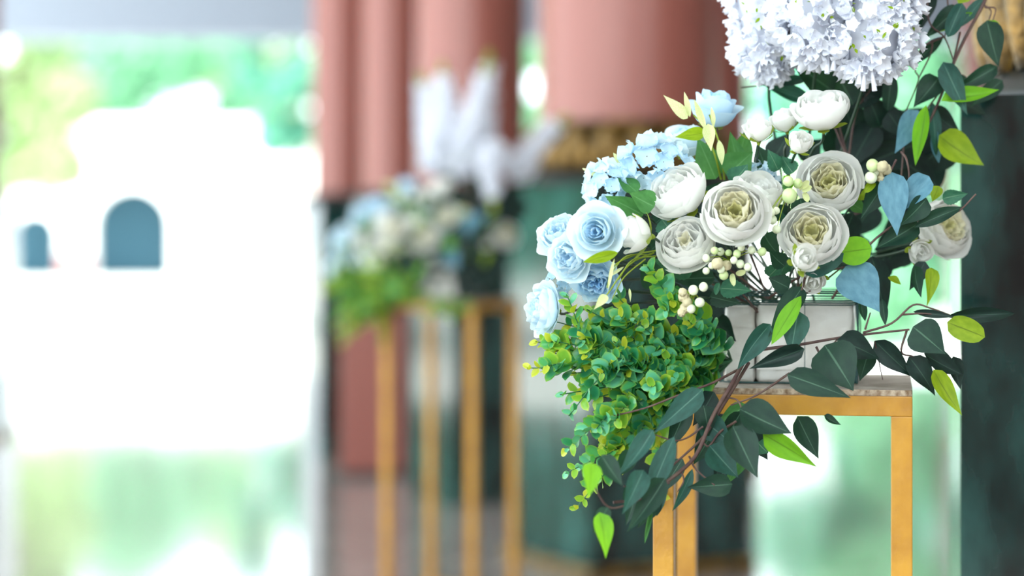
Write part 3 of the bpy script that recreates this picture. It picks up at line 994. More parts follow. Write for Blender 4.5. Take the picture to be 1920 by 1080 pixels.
branch('hanging_vine', 'vine hanging at the top right beside the gold lotus base', (1790, 100, 0),
       [(0.0026, [(1860, -40, 0), (1845, 5, 0), (1800, 90, 0), (1760, 190, 0), (1742, 230, 0)]), (0.0014, [(1740, -30, 0), (1742, 40, -.01), (1772, 72, -.01), (1790, 120, 0)]),
        (0.0014, [(1774, -30, 0), (1778, 30, 0), (1771, 72, 0)]), (0.0014, [(1768, 70, 0), (1728, 90, 0), (1716, 130, 0), (1722, 150, 0), (1700, 205, 0)]),
        (0.0014, [(1748, 75, 0), (1745, 100, 0), (1722, 148, 0)]), (0.0016, [(1800, 60, 0), (1786, 120, 0), (1770, 160, 0), (1730, 215, 0)]),
        (0.0012, [(1843, 8, 0), (1858, 20, 0), (1854, 38, 0)]), (0.0012, [(1846, 14, 0), (1866, 16, 0), (1862, 38, 0)]), (0.0016, [(1700, 205, 0), (1690, 330, 0)])],
       [(1802, 10, 1733, 72, 34, 'd', 'ficus'), (1803, 8, 1776, 72, 30, 't', 'round', -.02, -.03), (1822, 24, 1738, 66, 18, 'l', 'long', .01, .01), (1846, -6, 1798, 52, 22, 't', 'long'),
        (1850, 38, 1872, 126, 48, 'd', 'ficus', -.01, -.01), (1852, 38, 1876, 88, 30, 'l', 'ficus', .01, .01), (1768, 68, 1712, 122, 24, 'd', 'long'), (1768, 116, 1814, 216, 40, 't', 'ficus', -.02, -.03),
        (1872, 124, 1782, 174, 30, 'd', 'ficus'), (1764, 192, 1873, 171, 36, 'l', 'ficus', -.02, -.02), (1760, 148, 1712, 204, 44, 'd', 'ficus'), (1738, 198, 1718, 312, 28, 'l', 'long', -.03, -.03),
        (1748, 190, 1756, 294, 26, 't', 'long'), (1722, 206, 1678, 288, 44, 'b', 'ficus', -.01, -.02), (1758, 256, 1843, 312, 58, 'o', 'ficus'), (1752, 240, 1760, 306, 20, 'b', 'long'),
        (1790, 140, 1812, 190, 34, 'd', 'ficus', .02, .02), (1880, 150, 1820, 200, 30, 'd', 'ficus', .03, .03), (1742, -20, 1722, 60, 36, 'k', 'ficus', .03, .03), (1810, -15, 1796, 8, 30, 'o', 'ficus'),
        (1720, 10, 1722, 60, 26, 'd', 'ficus'), (1740, 205, 1800, 250, 40, 'k', 'ficus', .03, .03)], 2.80)

branch('eucalyptus_vine', 'vine with blue sky-sheen leaves left of the white rose farthest right', (1690, 400, 0),
       [(0.0018, [(1560, 560, .04), (1620, 470, 0), (1680, 420, 0), (1720, 414, 0), (1790, 400, -.01), (1830, 364, -.01)]), [(1690, 285, .02), (1700, 300, 0), (1704, 340, 0), (1690, 400, 0)],
        [(1680, 300, .02), (1666, 330, 0)], [(1440, 560, 0), (1500, 520, 0), (1580, 502, -.01), (1596, 496, -.02)], [(1470, 570, 0), (1540, 530, 0), (1580, 500, 0)]],
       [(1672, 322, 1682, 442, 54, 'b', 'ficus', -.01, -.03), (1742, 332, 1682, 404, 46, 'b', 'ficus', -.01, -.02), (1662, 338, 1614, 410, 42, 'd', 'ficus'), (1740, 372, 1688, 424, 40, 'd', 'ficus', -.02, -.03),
        (1716, 424, 1808, 386, 27, 'd', 'long', -.02, -.01), (1722, 420, 1640, 468, 44, 'd', 'ficus'), (1572, 474, 1635, 466, 52, 'l', 'round', -.05, -.05), (1580, 474, 1508, 514, 34, 't', 'round', -.06, -.07),
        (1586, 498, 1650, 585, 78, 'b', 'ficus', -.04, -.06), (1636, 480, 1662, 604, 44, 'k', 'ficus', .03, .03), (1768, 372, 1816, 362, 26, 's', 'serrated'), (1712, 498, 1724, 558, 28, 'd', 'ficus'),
        (1748, 500, 1740, 574, 26, 'o', 'ficus'), (1668, 520, 1690, 535, 16, 'o', 'ficus'), (1735, 490, 1705, 545, 30, 'k', 'ficus', .03, .03), (1760, 350, 1748, 380, 22, 'o', 'ficus'),
        (1612, 558, 1620, 604, 18, 'd', 'long'), (1654, 560, 1660, 610, 16, 'd', 'long')], 2.70)

branch('eucalyptus_vine', 'vine trailing right across the wire basket to the dark plinth', (1600, 630, 0),
       [(0.0022, [(1430, 655, .02), (1500, 646, 0), (1570, 634, 0), (1640, 625, 0), (1705, 618, 0)]), (0.0016, [(1618, 624, 0), (1672, 606, 0), (1712, 572, 0), (1745, 578, 0), (1790, 594, 0)]),
        (0.0014, [(1622, 618, 0), (1632, 586, 0)]), (0.0014, [(1690, 590, 0), (1735, 588, 0), (1790, 596, 0)]), [(1530, 650, 0), (1540, 664, 0), (1558, 650, 0), (1570, 636, 0)],
        (0.0010, [(1640, 640, 0), (1655, 712, .02)]), [(1700, 620, 0), (1690, 660, 0), (1712, 668, 0)]],
       [(1548, 648, 1602, 734, 84, 'd', 'ficus', -.04, -.06), (1572, 636, 1652, 672, 52, 'k', 'ficus', -.02, -.01), (1476, 702, 1596, 746, 46, 'd', 'ficus', -.07, -.08), (1640, 640, 1712, 708, 42, 'k', 'ficus', .0, .0),
        (1712, 612, 1773, 664, 66, 'd', 'ficus', -.02, -.03), (1780, 592, 1906, 588, 28, 'k', 'long', -.01, .0), (1712, 584, 1788, 594, 15, 'k', 'long'), (1776, 604, 1847, 632, 44, 'o', 'round', -.01, -.02),
        (1706, 668, 1756, 742, 44, 'k', 'ficus', .0, .0), (1730, 664, 1804, 704, 44, 'k', 'ficus', .01, .02), (1748, 694, 1802, 780, 34, 'o', 'ficus', -.02, -.03), (1630, 655, 1612, 715, 36, 'd', 'ficus', .02, .02),
        (1786, 668, 1800, 730, 30, 'k', 'ficus', .03, .03)], 2.66)

branch('eucalyptus_vine', 'three dark leaves and a lime leaf hanging in front of the white foam', (1470, 580, 0),
       [(0.0018, [(1510, 520, .0), (1500, 560, 0), (1496, 590, 0), (1490, 650, 0)]), [(1500, 556, 0), (1520, 545, 0)]],
       [(1506, 536, 1440, 632, 40, 'd', 'ficus', .0, -.02), (1502, 554, 1446, 646, 32, 'l', 'long', -.02, -.03), (1496, 584, 1482, 668, 48, 't', 'ficus', -.01, -.02), (1508, 654, 1404, 692, 34, 'k', 'ficus', -.03, -.03),
        (1440, 608, 1378, 694, 40, 't', 'ficus', -.01, -.03)], 2.64)

branch('eucalyptus_vine', 'brown-stemmed vine hanging over the left corner of the near stand', (1380, 690, 0),
       [(0.0030, [(1398, 672, .04), (1372, 720, .0), (1336, 782, -.03), (1304, 855, -.06), (1252, 902, -.09), (1200, 935, -.1), (1150, 942, -.11)]),
        (0.0022, [(1404, 680, .04), (1350, 770, .0), (1318, 820, -.03), (1262, 872, -.05)]), (0.0018, [(1390, 690, .03), (1340, 716, .0), (1310, 728, -.01), (1270, 742, -.03), (1210, 765, -.03), (1150, 780, -.03)]),
        (0.0014, [(1318, 800, -.03), (1290, 820, -.04), (1264, 826, -.05), (1228, 815, -.05)]), (0.0012, [(1276, 880, -.07), (1282, 902, -.07), (1270, 922, -.07)]),
        (0.0016, [(1480, 700, .0), (1420, 740, -.02), (1370, 760, -.02)]), (0.0014, [(1362, 745, .0), (1382, 750, -.02), (1392, 768, -.03)]), (0.0018, [(1380, 790, -.01), (1350, 810, -.02), (1330, 836, -.03), (1318, 830, -.03)]),
        (0.0014, [(1292, 855, -.06), (1305, 880, -.06), (1340, 910, -.06)]), (0.0016, [(1255, 905, -.09), (1220, 915, -.1), (1170, 912, -.12)]), (0.0016, [(1220, 925, -.1), (1180, 945, -.12), (1140, 950, -.13), (1110, 905, -.14)])],
       [(1318, 730, 1226, 812, 42, 't', 'ficus', -.05, -.07), (1386, 768, 1484, 814, 64, 'd', 'ficus', -.05, -.06), (1374, 800, 1420, 897, 60, 'd', 'ficus', -.06, -.08), (1430, 812, 1532, 874, 40, 'l', 'ficus', -.05, -.05),
        (1494, 780, 1534, 860, 46, 'd', 'ficus', .04, .04), (1544, 780, 1576, 798, 16, 'd', 'ficus', .04, .04), (1330, 836, 1384, 896, 56, 't', 'ficus', -.03, -.04), (1374, 908, 1288, 914, 40, 'd', 'ficus', -.06, -.06),
        (1394, 846, 1362, 910, 32, 'g', 'ficus', -.02, -.02), (1318, 788, 1374, 832, 48, 't', 'ficus', -.01, -.02), (1226, 812, 1160, 898, 34, 't', 'ficus', -.1, -.13), (1264, 818, 1214, 936, 38, 't', 'long', -.08, -.1),
        (1208, 880, 1168, 964, 38, 't', 'ficus', -.12, -.14), (1248, 900, 1176, 1002, 42, 'd', 'ficus', -.1, -.12), (1110, 866, 1104, 934, 34, 'l', 'ficus', -.2, -.22), (1128, 856, 1168, 914, 34, 'd', 'ficus', -.14, -.16),
        (1126, 960, 1138, 1048, 34, 'l', 'ficus', -.15, -.16), (1140, 950, 1112, 1000, 26, 'd', 'ficus', -.14, -.15), (1222, 940, 1206, 1018, 9, 'g', 'long', -.08, -.08), (1250, 912, 1230, 968, 18, 't', 'long', -.06, -.06),
        (1300, 880, 1262, 960, 20, 't', 'long', -.05, -.05), (1390, 770, 1352, 840, 40, 'd', 'ficus', .0, .0), (1420, 830, 1440, 850, 40, 's', 'ficus', .0, .0), (1320, 760, 1330, 820, 40, 'd', 'ficus', -.02, -.02),
        (1400, 760, 1340, 800, 26, 'g', 'ficus', .02, .02), (1345, 795, 1300, 872, 46, 'd', 'ficus', .0, .0), (1372, 830, 1340, 900, 44, 'k', 'ficus', .01, .01), (1400, 800, 1440, 862, 46, 'k', 'ficus', .02, .02), (1290, 760, 1250, 850, 36, 'd', 'ficus', .0, .0), (1280, 860, 1236, 930, 34, 'd', 'ficus', -.03, -.03), (1200, 900, 1176, 985, 40, 'd', 'ficus', -.08, -.08), (1340, 735, 1300, 800, 40, 'k', 'ficus', .02, .02), (1186, 845, 1150, 900, 34, 'd', 'ficus', -.05, -.06), (1232, 930, 1196, 990, 34, 'd', 'ficus', -.06, -.06)], 2.62)

# ------------------------------------------------------------------ rose leaves and pale sprigs among the flowers
branch('rose_leaf_spray', 'broad mid-green leaves behind the pale buds, under the highest blue rose', (1350, 320, 0),
       [[(1440, 560, .12), (1380, 400, .1), (1350, 320, .04), (1345, 240, .02)]],
       [(1342, 336, 1308, 258, 56, 'g', 'ficus', .02, .02), (1362, 330, 1412, 284, 62, 'g', 'ficus', .0, .0), (1390, 330, 1368, 246, 40, 'g', 'ficus', .04, .04), (1374, 345, 1402, 308, 42, 's', 'serrated', -.01, -.02),
        (1330, 380, 1356, 340, 44, 'd', 'ficus', .05, .05), (1440, 330, 1420, 270, 50, 'd', 'ficus', .05, .05), (1385, 300, 1400, 240, 40, 'g', 'ficus', .06, .06)], 2.72)
branch('rose_leaf_spray', 'round mid-green leaves between the left hydrangea and the closed white rose', (1180, 380, 0),
       [[(1440, 560, .12), (1280, 440, .1), (1190, 385, .03)]],
       [(1206, 402, 1134, 366, 46, 'g', 'ficus', -.02, -.03), (1226, 388, 1178, 362, 44, 'g', 'ficus', -.03, -.04), (1196, 360, 1158, 332, 36, 'g', 'ficus'), (1194, 414, 1154, 398, 26, 's', 'ficus'),
        (1230, 420, 1260, 390, 40, 'd', 'ficus', .04, .04), (1160, 420, 1200, 470, 50, 'd', 'ficus', .05, .05), (1240, 410, 1270, 450, 40, 's', 'serrated')], 2.68)
branch('rose_leaf_spray', 'serrated leaves under the low left white rose', (1260, 510, 0),
       [[(1420, 580, .1), (1330, 530, .05), (1260, 510, 0)]],
       [(1296, 512, 1220, 488, 44, 's', 'serrated', -.01, -.02), (1340, 520, 1256, 524, 40, 'd', 'serrated'), (1240, 530, 1200, 490, 60, 'd', 'ficus', .05, .05), (1290, 550, 1240, 580, 60, 'k', 'ficus', .06, .06), (1350, 560, 1290, 600, 60, 'k', 'ficus', .08, .08),
        (1220, 470, 1250, 440, 30, 'd', 'ficus', .03, .03), (1330, 600, 1380, 640, 50, 'k', 'ficus', .08, .08)], 2.68)
branch('rose_leaf_spray', 'serrated leaves below the central berry sprig, over the basket rim', (1390, 545, 0),
       [[(1420, 585, .08), (1400, 560, 0), (1380, 540, 0)]],
       [(1350, 540, 1410, 545, 38, 's', 'serrated', -.02, -.03), (1330, 556, 1390, 570, 30, 'd', 'serrated'), (1440, 520, 1470, 490, 30, 's', 'serrated'), (1470, 500, 1440, 470, 34, 'd', 'serrated'), (1430, 440, 1460, 480, 46, 'd', 'ficus', .05, .05),
        (1480, 540, 1440, 520, 36, 'd', 'serrated')], 2.66)
branch('rose_leaf_spray', 'serrated leaves between the berries and the cream-hearted white rose', (1475, 320, 0),
       [[(1500, 560, .14), (1480, 420, .1), (1470, 330, .03)]],
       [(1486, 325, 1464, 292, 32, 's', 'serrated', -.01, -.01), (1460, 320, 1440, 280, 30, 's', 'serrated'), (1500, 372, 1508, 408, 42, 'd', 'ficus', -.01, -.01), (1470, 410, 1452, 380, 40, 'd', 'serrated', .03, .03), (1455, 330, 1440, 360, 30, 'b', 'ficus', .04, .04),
        (1490, 400, 1460, 430, 36, 's', 'serrated', .03, .03), (1600, 400, 1570, 470, 50, 'k', 'ficus', .08, .08), (1480, 480, 1460, 520, 34, 's', 'serrated'), (1600, 370, 1640, 350, 30, 'o', 'ficus', .05, .05), (1596, 380, 1625, 400, 30, 'g', 'ficus', .05, .05)], 2.70)
branch('rose_leaf_spray', 'pale lime buds and narrow leaves in front of the highest blue rose', (1320, 260, 0),
       [(0.0016, [(1352, 336, .02), (1340, 290, .0), (1318, 236, .0), (1300, 215, 0)]), (0.0016, [(1358, 336, .02), (1352, 280, -.01), (1330, 215, -.01)])],
       [(1290, 222, 1244, 178, 22, 'p', 'ficus', -.01, -.02), (1294, 220, 1283, 172, 11, 'p', 'long', -.01, -.02), (1325, 244, 1302, 186, 13, 'p', 'long', -.03, -.03), (1328, 232, 1334, 284, 22, 'p', 'ficus', -.04, -.04), (1320, 250, 1264, 258, 24, 'o', 'ficus', -.02, -.03),
        (1348, 262, 1354, 310, 14, 'p', 'long', -.03, -.03), (1338, 240, 1334, 200, 9, 'p', 'long', -.03, -.03)], 2.72, stem_mat=M_SEPAL)
branch('rose_leaf_spray', 'two pale lime tips poking out at the upper left rim', (1130, 330, 0), [[(1160, 350, .02), (1130, 335, 0), (1112, 326, 0)], [(1180, 330, .02), (1166, 310, 0)]],
       [(1124, 332, 1091, 315, 9, 'p', 'long'), (1168, 310, 1150, 286, 10, 'p', 'long')], 2.72, stem_mat=M_SEPAL)
gs = branch('grassy_sprig', 'pale green grassy sprig between the blue ruffled flowers and the boxwood', (1180, 480, 0),
       [(0.0012, [(1230, 470, .02), (1190, 478, -.01), (1150, 500, -.03), (1138, 540, -.04)]), (0.0012, [(1226, 474, .02), (1180, 496, -.02), (1140, 550, -.04), (1125, 568, -.04)]), (0.0010, [(1230, 480, .02), (1185, 488, -.02), (1160, 525, -.03)]),
        (0.0010, [(1220, 478, .02), (1175, 480, -.03), (1146, 512, -.05)]), (0.0010, [(1210, 486, .0), (1170, 520, -.03), (1148, 560, -.03)])],
       [(1158, 474, 1092, 492, 20, 'o', 'long', -.05, -.06), (1138, 552, 1114, 580, 16, 'p', 'ficus', -.05, -.06), (1152, 484, 1140, 544, 7, 'p', 'long', -.05, -.06), (1170, 500, 1140, 520, 6, 'p', 'long'), (1156, 540, 1166, 566, 7, 'g', 'long'), (1180, 540, 1182, 566, 5, 'p', 'long'),
        (1150, 462, 1158, 452, 10, 'p', 'round')], 2.62, stem_mat=M_SEPAL)


# ------------------------------------------------------------------ berries
def sphere_mesh(name, material, seg=12, rings=8, lump=0.0, seed=0):
    rr = random.Random(seed)
    prof = []
    verts, faces = [(0, 0, -0.5)], []
    for j in range(1, rings):
        th = PI * j / rings
        for k in range(seg):
            a = 2 * PI * k / seg
            r = 0.5 * (1 + rr.uniform(-lump, lump))
            verts.append((r * math.sin(th) * math.cos(a), r * math.sin(th) * math.sin(a), -r * math.cos(th)))
    verts.append((0, 0, 0.5))
    for k in range(seg):
        faces.append((0, 1 + (k + 1) % seg, 1 + k))
        for j in range(rings - 2):
            a = 1 + j * seg + k; b = 1 + j * seg + (k + 1) % seg
            faces.append((a, b, b + seg, a + seg))
        faces.append((len(verts) - 1, 1 + (rings - 2) * seg + k, 1 + (rings - 2) * seg + (k + 1) % seg))
    me = mesh_from(name, verts, faces)
    me.materials.append(material)
    return me


BERRY = sphere_mesh('berry', M_BERRY)
BERRYG = sphere_mesh('berry', M_BERRYG)
CROC = sphere_mesh('blossom', M_CROC, 12, 9, 0.22, 3)


def berries(label, root, items, z, leaves=()):
    o = P(root[0], root[1], z)
    t = arr(thing('berry_sprig', label, 'berries', o))
    for (x, y, d, kind) in items:
        dz = R.uniform(-.025, 0.0)
        s = px(d, z)
        me = {'w': BERRY, 'g': BERRYG, 'c': CROC}[kind]
        L = Matrix.Translation(P(x, y, z + dz) - o) @ Matrix.Rotation(R.uniform(0, 3), 4, 'X') @ Matrix.Diagonal((s, s, s * 1.08, 1))
        obj('berry' if kind != 'c' else 'blossom', me, None, t, L)
        e = P(x, y, z + dz) - o
        v, f = tube_data(catmull([Vector((0, 0.012, 0)), e * 0.5 + Vector((0, 0.006, 0.004)), e], 3), 0.0008, 0.0006, 4)
        obj('twig', mesh_from('twig', v, f), M_SEPAL, t)
    for L in leaves:
        add_leaf(t, o, P(L[0], L[1], z), P(L[2], L[3], z - 0.01), px(L[4], z), 'round', L[5])
    m = MOUTH - o
    v, f = tube_data(catmull([Vector((0, 0.012, 0)), m * 0.5 + Vector((0, 0.02, 0)), m], 4), 0.0014, 0.0014, 5)
    obj('stem', mesh_from('stem', v, f), M_STEM, t)


berries('sprig of small white berries under the large open central rose', (1372, 490),
        [(1324, 484, 15, 'w'), (1324, 508, 14, 'w'), (1340, 470, 15, 'g'), (1351, 472, 16, 'w'), (1352, 505, 15, 'w'), (1388, 495, 16, 'w'), (1402, 501, 15, 'w'), (1409, 469, 15, 'w'), (1429, 472, 17, 'g'),
         (1382, 476, 15, 'g'), (1390, 464, 14, 'w'), (1345, 494, 20, 'c'), (1362, 498, 18, 'c'), (1357, 516, 18, 'g'), (1376, 488, 14, 'w'), (1366, 474, 13, 'g'), (1334, 498, 13, 'w')], 2.60,
        [(1380, 515, 1398, 508, 12, 'p'), (1372, 512, 1376, 536, 11, 'p'), (1350, 520, 1362, 512, 10, 'p')])
berries('low sprig of white berries left of the foam block', (1305, 556),
        [(1300, 544, 19, 'w'), (1319, 538, 17, 'w'), (1312, 567, 19, 'w'), (1296, 579, 17, 'w'), (1282, 556, 20, 'c'), (1284, 578, 18, 'c'), (1278, 586, 15, 'c'), (1288, 566, 17, 'c'), (1280, 548, 15, 'c')], 2.60,
        [(1342, 552, 1350, 530, 14, 's')])
berries('green berry sprig left of the cream-hearted white rose', (1485, 350),
        [(1480, 367, 28, 'g'), (1478, 340, 20, 'g'), (1496, 344, 18, 'g'), (1448, 412, 18, 'w'), (1446, 398, 16, 'w'), (1456, 430, 17, 'w'), (1440, 402, 14, 'g'), (1455, 395, 15, 'w')], 2.63,
        [(1486, 352, 1470, 330, 20, 'l'), (1486, 354, 1468, 348, 18, 'g'), (1505, 358, 1524, 352, 14, 'p'), (1508, 362, 1516, 380, 12, 'p'), (1500, 356, 1500, 338, 10, 'p'), (1504, 352, 1518, 338, 12, 'p')])
berries('berry sprig with a crumbly cream blossom, right of the cream-hearted rose', (1640, 325),
        [(1636, 310, 24, 'g'), (1633, 333, 24, 'w'), (1655, 312, 20, 'c'), (1648, 326, 20, 'c'), (1662, 318, 18, 'c'), (1651, 334, 14, 'c'), (1640, 322, 18, 'w')], 2.70, [(1640, 340, 1622, 360, 16, 'o')])


# ------------------------------------------------------------------ boxwood sprays
def boxwood(label, pts, z, n_leaf=24, ls=24, seed=0, group=None, twigs=2, pal=(0, 0, 1, 2, 3, 3)):
    rr = random.Random(seed)
    pw = [P(a, b, z + c) for a, b, c in pts]
    o = pw[0]
    t = arr(thing('boxwood_spray', label, 'foliage', o, group))
    path = catmull([p - o for p in pw], 8)
    v, f = tube_data(path, 0.0013, 0.0007, 5)
    obj('stem', mesh_from('stem', v, f), M_BSTEM, t)
    m = len(path)
    start = 0.30

    def leaves_on(path, n, u0, ls):
        m = len(path)
        for k in range(n):
            u = u0 + (1 - u0) * (k // 2 + 0.5) / (n / 2)
            u = min(1, u)
            i = min(m - 2, int(u * (m - 1)))
            p = path[i].lerp(path[i + 1], min(1, u * (m - 1) - i))
            tg = (path[i + 1] - path[i]).normalized()
            side = 1 if k % 2 else -1
            e1 = tg.cross(Vector((0, -1, 0)))
            if e1.length < 1e-3: e1 = Vector((1, 0, 0))
            e1.normalize()
            e2 = tg.cross(e1)
            a = (0 if (k // 2) % 2 else PI / 2) + rr.uniform(-0.6, 0.6)
            out = (e1 * math.cos(a) + e2 * math.sin(a)) * side
            d = (out * 0.85 + tg * 0.55 + Vector((0, -0.25, 0.1))).normalized()
            ln = px(ls, z) * (1 - 0.55 * u ** 3) * rr.uniform(0.75, 1.2)
            w = ln * rr.uniform(0.72, 0.92) * (1 - 0.3 * u ** 3)
            face = tg * 0.8 + Vector((rr.uniform(-.5, .5), -0.9, rr.uniform(-.1, .7)))
            c = rr.choice(pal)
            if u > 0.86 and rr.random() < 0.5: c = rr.choice((1, 4))
            add_leaf(t, Vector((0, 0, 0)), p, p + d * ln, w, 'box', c, face=face, variant=rr.randrange(4))
    ls = ls * 1.8
    leaves_on(path, n_leaf, start, ls)
    for k in range(twigs):
        u = rr.uniform(0.42, 0.8)
        i = int(u * (m - 1))
        tg = (path[i + 1] - path[i - 1]).normalized()
        s = path[i]
        e = s + (tg * 0.7 + Vector((rr.uniform(-.4, .2), rr.uniform(-.8, .1), rr.uniform(-.7, .7)))).normalized() * px(rr.uniform(46, 74), z)
        tp = catmull([s, s.lerp(e, .5) + Vector((0, 0, .004)), e], 4)
        v, f = tube_data(tp, 0.0009, 0.0006, 4)
        obj('twig', mesh_from('twig', v, f), M_BSTEM, t)
        leaves_on(tp, 12, 0.15, ls * 0.92)
    return t


G = 'boxwood sprays below the blue flowers of the near bouquet'
GL = 'spray of small round boxwood leaves, deep in the green clump left of the basket'
RT = (1372, 676, .12)
boxwood('boxwood tip rising highest, beside the low left white rose', [RT, (1330, 610, .06), (1260, 560, .0), (1214, 500, -.02)], 2.64, 24, 26, 61)
boxwood('boxwood sprig curving up to the blue flower farthest left', [RT, (1240, 670, .05), (1110, 640, .0), (1062, 552, -.01)], 2.64, 30, 25, 62)
boxwood('boxwood tip farthest left, at mid height of the clump', [RT, (1230, 690, .05), (1100, 690, .0), (988, 690, -.01)], 2.64, 30, 24, 63)
boxwood('yellowish boxwood sprig below the blue flower farthest left', [RT, (1230, 680, .06), (1090, 660, .01), (1004, 640, .0)], 2.66, 30, 24, 64, pal=(1, 1, 4, 0))
boxwood('boxwood tip drooping left, uppermost of the three bare-stemmed tips', [RT, (1250, 700, .04), (1140, 700, .0), (1066, 780, -.01)], 2.62, 28, 23, 65, pal=(0, 2, 2, 3))
boxwood('boxwood tip drooping left, middle one of the three bare-stemmed tips', [RT, (1260, 720, .04), (1140, 780, -.01), (1058, 846, -.02)], 2.62, 30, 24, 66)
boxwood('boxwood tip drooping left, lowest of the three bare-stemmed tips', [RT, (1250, 760, .04), (1150, 840, .0), (1060, 888, -.01)], 2.63, 30, 23, 67)
boxwood('boxwood spray hanging lowest, ending in yellow tips beside the vine', [RT, (1260, 780, .03), (1160, 860, .0), (1078, 955, -.01)], 2.64, 30, 22, 68, pal=(0, 1, 1, 4))
boxwood('boxwood spray hanging straight down beside the left stand leg', [RT, (1290, 740, .04), (1240, 830, .02), (1235, 950, .02)], 2.70, 30, 22, 69, pal=(0, 1, 4, 2))
boxwood('boxwood sprig pointing up right beneath the low berry sprig', [RT, (1360, 650, .06), (1320, 630, .02), (1290, 600, .0)], 2.64, 16, 26, 70, pal=(2, 2, 3, 0), twigs=1)
for k, (a, b, c, d, dz) in enumerate([(1250, 640, 1150, 580, 0), (1240, 660, 1130, 610, .02), (1240, 690, 1120, 700, -.01), (1250, 720, 1150, 750, 0), (1260, 740, 1190, 800, .01), (1270, 690, 1200, 640, -.02),
                                      (1260, 620, 1190, 540, .01), (1270, 730, 1170, 690, -.03), (1280, 740, 1210, 760, -.03), (1300, 660, 1240, 600, 0), (1250, 760, 1180, 840, .03), (1220, 640, 1080, 600, .02), (1210, 690, 1080, 660, .0), (1200, 720, 1100, 740, .01), (1190, 660, 1090, 640, -.02), (1230, 760, 1140, 800, -.01)]):
    boxwood(GL, [RT, ((a + 1372) / 2 + 10, (b + 676) / 2, .07), (a - 30, b, .03 + dz), (c - 50, d, dz)], 2.645, 26, 25, 80 + k, G, twigs=3)
tb = thing('yellow_bud_sprig', 'blurred yellow bud sprig behind the boxwood, left of the foam', 'foliage', P(1340, 610, 2.95))
for (x, y) in ((1340, 602), (1336, 625), (1350, 608), (1330, 690), (1344, 694)):
    add_leaf(tb, P(1340, 610, 2.95), P(x, y, 2.95), P(x - 8, y - 18, 2.94), px(18, 2.95), 'round', 'o')
tube('stem', [P(1345, 630, 2.95), P(1360, 690, 2.95), P(1372, 700, 2.93)], 0.001, 0.001, M_BSTEM, tb, origin=P(1340, 610, 2.95))

# ------------------------------------------------------------------ the far stand: the same bouquet again, farther off and blurred
bpy.context.view_layer.update()
ZB = 6.8
FAR = Matrix.Translation((cpx(846, ZB), ZB, 0)) @ Matrix.Rotation(math.radians(-15), 4, 'Z')
TO_FAR = FAR @ Matrix.Translation(-SC)
stand('blurred gold flower stand farther back, between the columns and the near bouquet', FAR @ Matrix.Rotation(AROT, 4, 'Z'))
FARLAB = {
    'white_rose': 'blurred white rose in the far bouquet', 'white_rose_bud': 'blurred small white bud in the far bouquet',
    'blue_rose': 'blurred pale blue rose in the far bouquet', 'blue_ruffled_flower': 'blurred pale blue ruffled flower on the left of the far bouquet',
    'blue_hydrangea': 'blurred pale blue hydrangea in the far bouquet', 'white_lilac': 'blurred upright white lilac spike topping the far bouquet',
    'broad_leaf_spray': 'blurred dark leaves in the far bouquet', 'hanging_vine': 'blurred leafy vine on the right of the far bouquet',
    'eucalyptus_vine': 'blurred trailing vine of the far bouquet', 'rose_leaf_spray': 'blurred green leaf spray among the far flowers',
    'grassy_sprig': 'blurred grassy sprig in the far bouquet', 'berry_sprig': 'blurred berry sprig in the far bouquet',
    'boxwood_spray': 'blurred boxwood spray hanging at the lower left of the far bouquet', 'foam_block': 'blurred white foam block on the far stand',
    'wire_basket': 'blurred wire basket on the far stand'}
FARSPEC = [
    ('topmost, just under', 'blurred white rose highest in the far bouquet, under its lilac'), ('on the upper right, beside', 'blurred white rose on the upper right of the far bouquet'),
    ('closed white rose leaning', 'blurred white rose on the upper left of the far bouquet, beside blue florets'), ('large open white rose in the centre', 'blurred white rose in the centre of the far bouquet'),
    ('white rose low on the left', 'blurred white rose low on the left of the far bouquet, above boxwood'), ('white rose half hidden behind', 'blurred white rose behind the central rose of the far bouquet'),
    ('white rose with yellow heart', 'blurred cream rose low right of centre in the far bouquet'), ('white rose farthest right, in front', 'blurred white rose farthest right in the far bouquet'),
    ('blue rose standing highest', 'blurred blue rose standing highest in the far bouquet'), ('blue rose with spiral', 'blurred blue rose at the middle left of the far bouquet'),
    ('blue rose half hidden', 'blurred blue rose upper left, behind the hydrangea of the far bouquet'), ('flower uppermost on the left rim', 'blurred ruffled blue flower uppermost on the left rim of the far bouquet'),
    ('flower just below the spiral', 'blurred ruffled blue flower in the middle of the left rim of the far bouquet'), ('flower low behind', 'blurred ruffled blue flower low left in the far bouquet'),
    ('flower farthest left, seen', 'blurred blue flower farthest left and lowest in the far bouquet'), ('head above the closed white', 'blurred blue hydrangea at the top left of the far bouquet'),
    ('head on the upper left rim', 'blurred blue hydrangea on the left shoulder of the far bouquet'), ('cluster of blue florets behind', 'blurred blue florets behind the central rose of the far bouquet'),
    ('small blue florets between', 'blurred small blue florets at the far left of the far bouquet'), ('spike leaning left', 'blurred white lilac spike, leftmost of the far bouquet'),
    ('spike in the middle', 'blurred white lilac spike, second from left in the far bouquet'), ('spike on the right, lowest', 'blurred upright white lilac spike, rightmost of the upright ones in the far bouquet'),
    ('spike behind, between', 'blurred white lilac spike behind the others in the far bouquet'), ('block in the wire basket', 'blurred wide white foam block on the far stand'), ('narrow white foam', 'blurred narrow white foam block on the far stand')]
FARCAT = {'white_rose': 'flower', 'white_rose_bud': 'flower', 'blue_rose': 'flower', 'blue_ruffled_flower': 'flower', 'blue_hydrangea': 'flower', 'white_lilac': 'flower',
          'berry_sprig': 'berries', 'foam_block': 'foam', 'wire_basket': 'basket'}


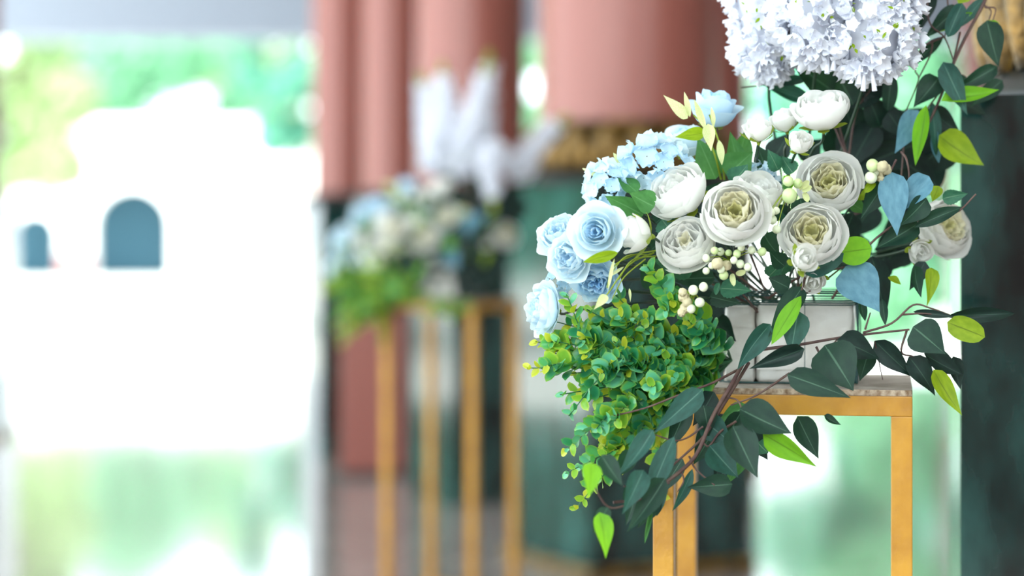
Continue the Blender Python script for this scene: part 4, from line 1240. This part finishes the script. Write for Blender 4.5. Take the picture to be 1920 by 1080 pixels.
def joined(o, name):
    verts, faces, mi, mats = [], [], [], []
    inv = o.matrix_world.inverted()
    for ch in o.children_recursive:
        if ch.type != 'MESH': continue
        T = inv @ ch.matrix_world
        i = len(verts)
        idx = []
        for m in ch.data.materials:
            if m not in mats: mats.append(m)
            idx.append(mats.index(m))
        verts += [T @ v.co for v in ch.data.vertices]
        for p in ch.data.polygons:
            faces.append(tuple(q + i for q in p.vertices)); mi.append(idx[p.material_index] if idx else 0)
    me = mesh_from(name, verts, faces)
    for m in mats: me.materials.append(m)
    me.polygons.foreach_set('material_index', mi)
    return me


SKIP = ('right across the wire basket', 'over the left corner of the near stand', 'vine hanging at the top right')
for o in list(ARR):
    if any(s in o['label'] for s in SKIP): continue
    base = o.name.split('.')[0]
    me = joined(o, base)
    c = bpy.data.objects.new(base, me)
    col.objects.link(c)
    c.matrix_basis = TO_FAR @ o.matrix_world
    lab = next((b for a, b in FARSPEC if a in o['label']), FARLAB[base])
    tag(c, lab, FARCAT.get(base, 'foliage'), 'far bouquet: ' + base.replace('_', ' ') + 's')

lilac('blurred white lilac spike leaning out to the right of the far bouquet', [(962, 330, 0), (985, 300, 0), (1012, 265, 0), (1046, 232, 0)], 6.75, 24, 90, 17, 91, near=False)
lilac('blurred white lilac spike hanging down in the middle of the far bouquet', [(924, 270, 0), (922, 300, 0), (922, 330, 0), (924, 372, 0)], 6.55, 24, 80, 17, 92, near=False)

# more boxwood at the foot of the far bouquet, hiding its board and basket
bw = [o for o in ARR if o.name.startswith('boxwood_spray')]
for k, (i, dx, dz, rz) in enumerate([(10, .06, 0, .2), (12, .10, -.02, .4), (3, .12, .0, -.2), (5, .08, .03, 0.1), (18, .22, -.02, -.1)]):
    o = bw[i % len(bw)]
    c = bpy.data.objects.new('boxwood_spray', joined(o, 'boxwood_spray'))
    col.objects.link(c)
    c.matrix_basis = Matrix.Translation((dx, -0.14, dz)) @ TO_FAR @ o.matrix_world
    tag(c, 'blurred boxwood spray in front of the far stand board', 'foliage', 'far bouquet: boxwood in front')

dk = next(o for o in ARR if o['label'].startswith('blackish leaves'))
c = bpy.data.objects.new('broad_leaf_spray', joined(dk, 'broad_leaf_spray'))
col.objects.link(c)
c.matrix_basis = Matrix.Translation((-0.08, -0.13, -0.235)) @ TO_FAR @ dk.matrix_world
tag(c, 'blurred blackish leaves over the front edge of the far stand board', 'foliage')
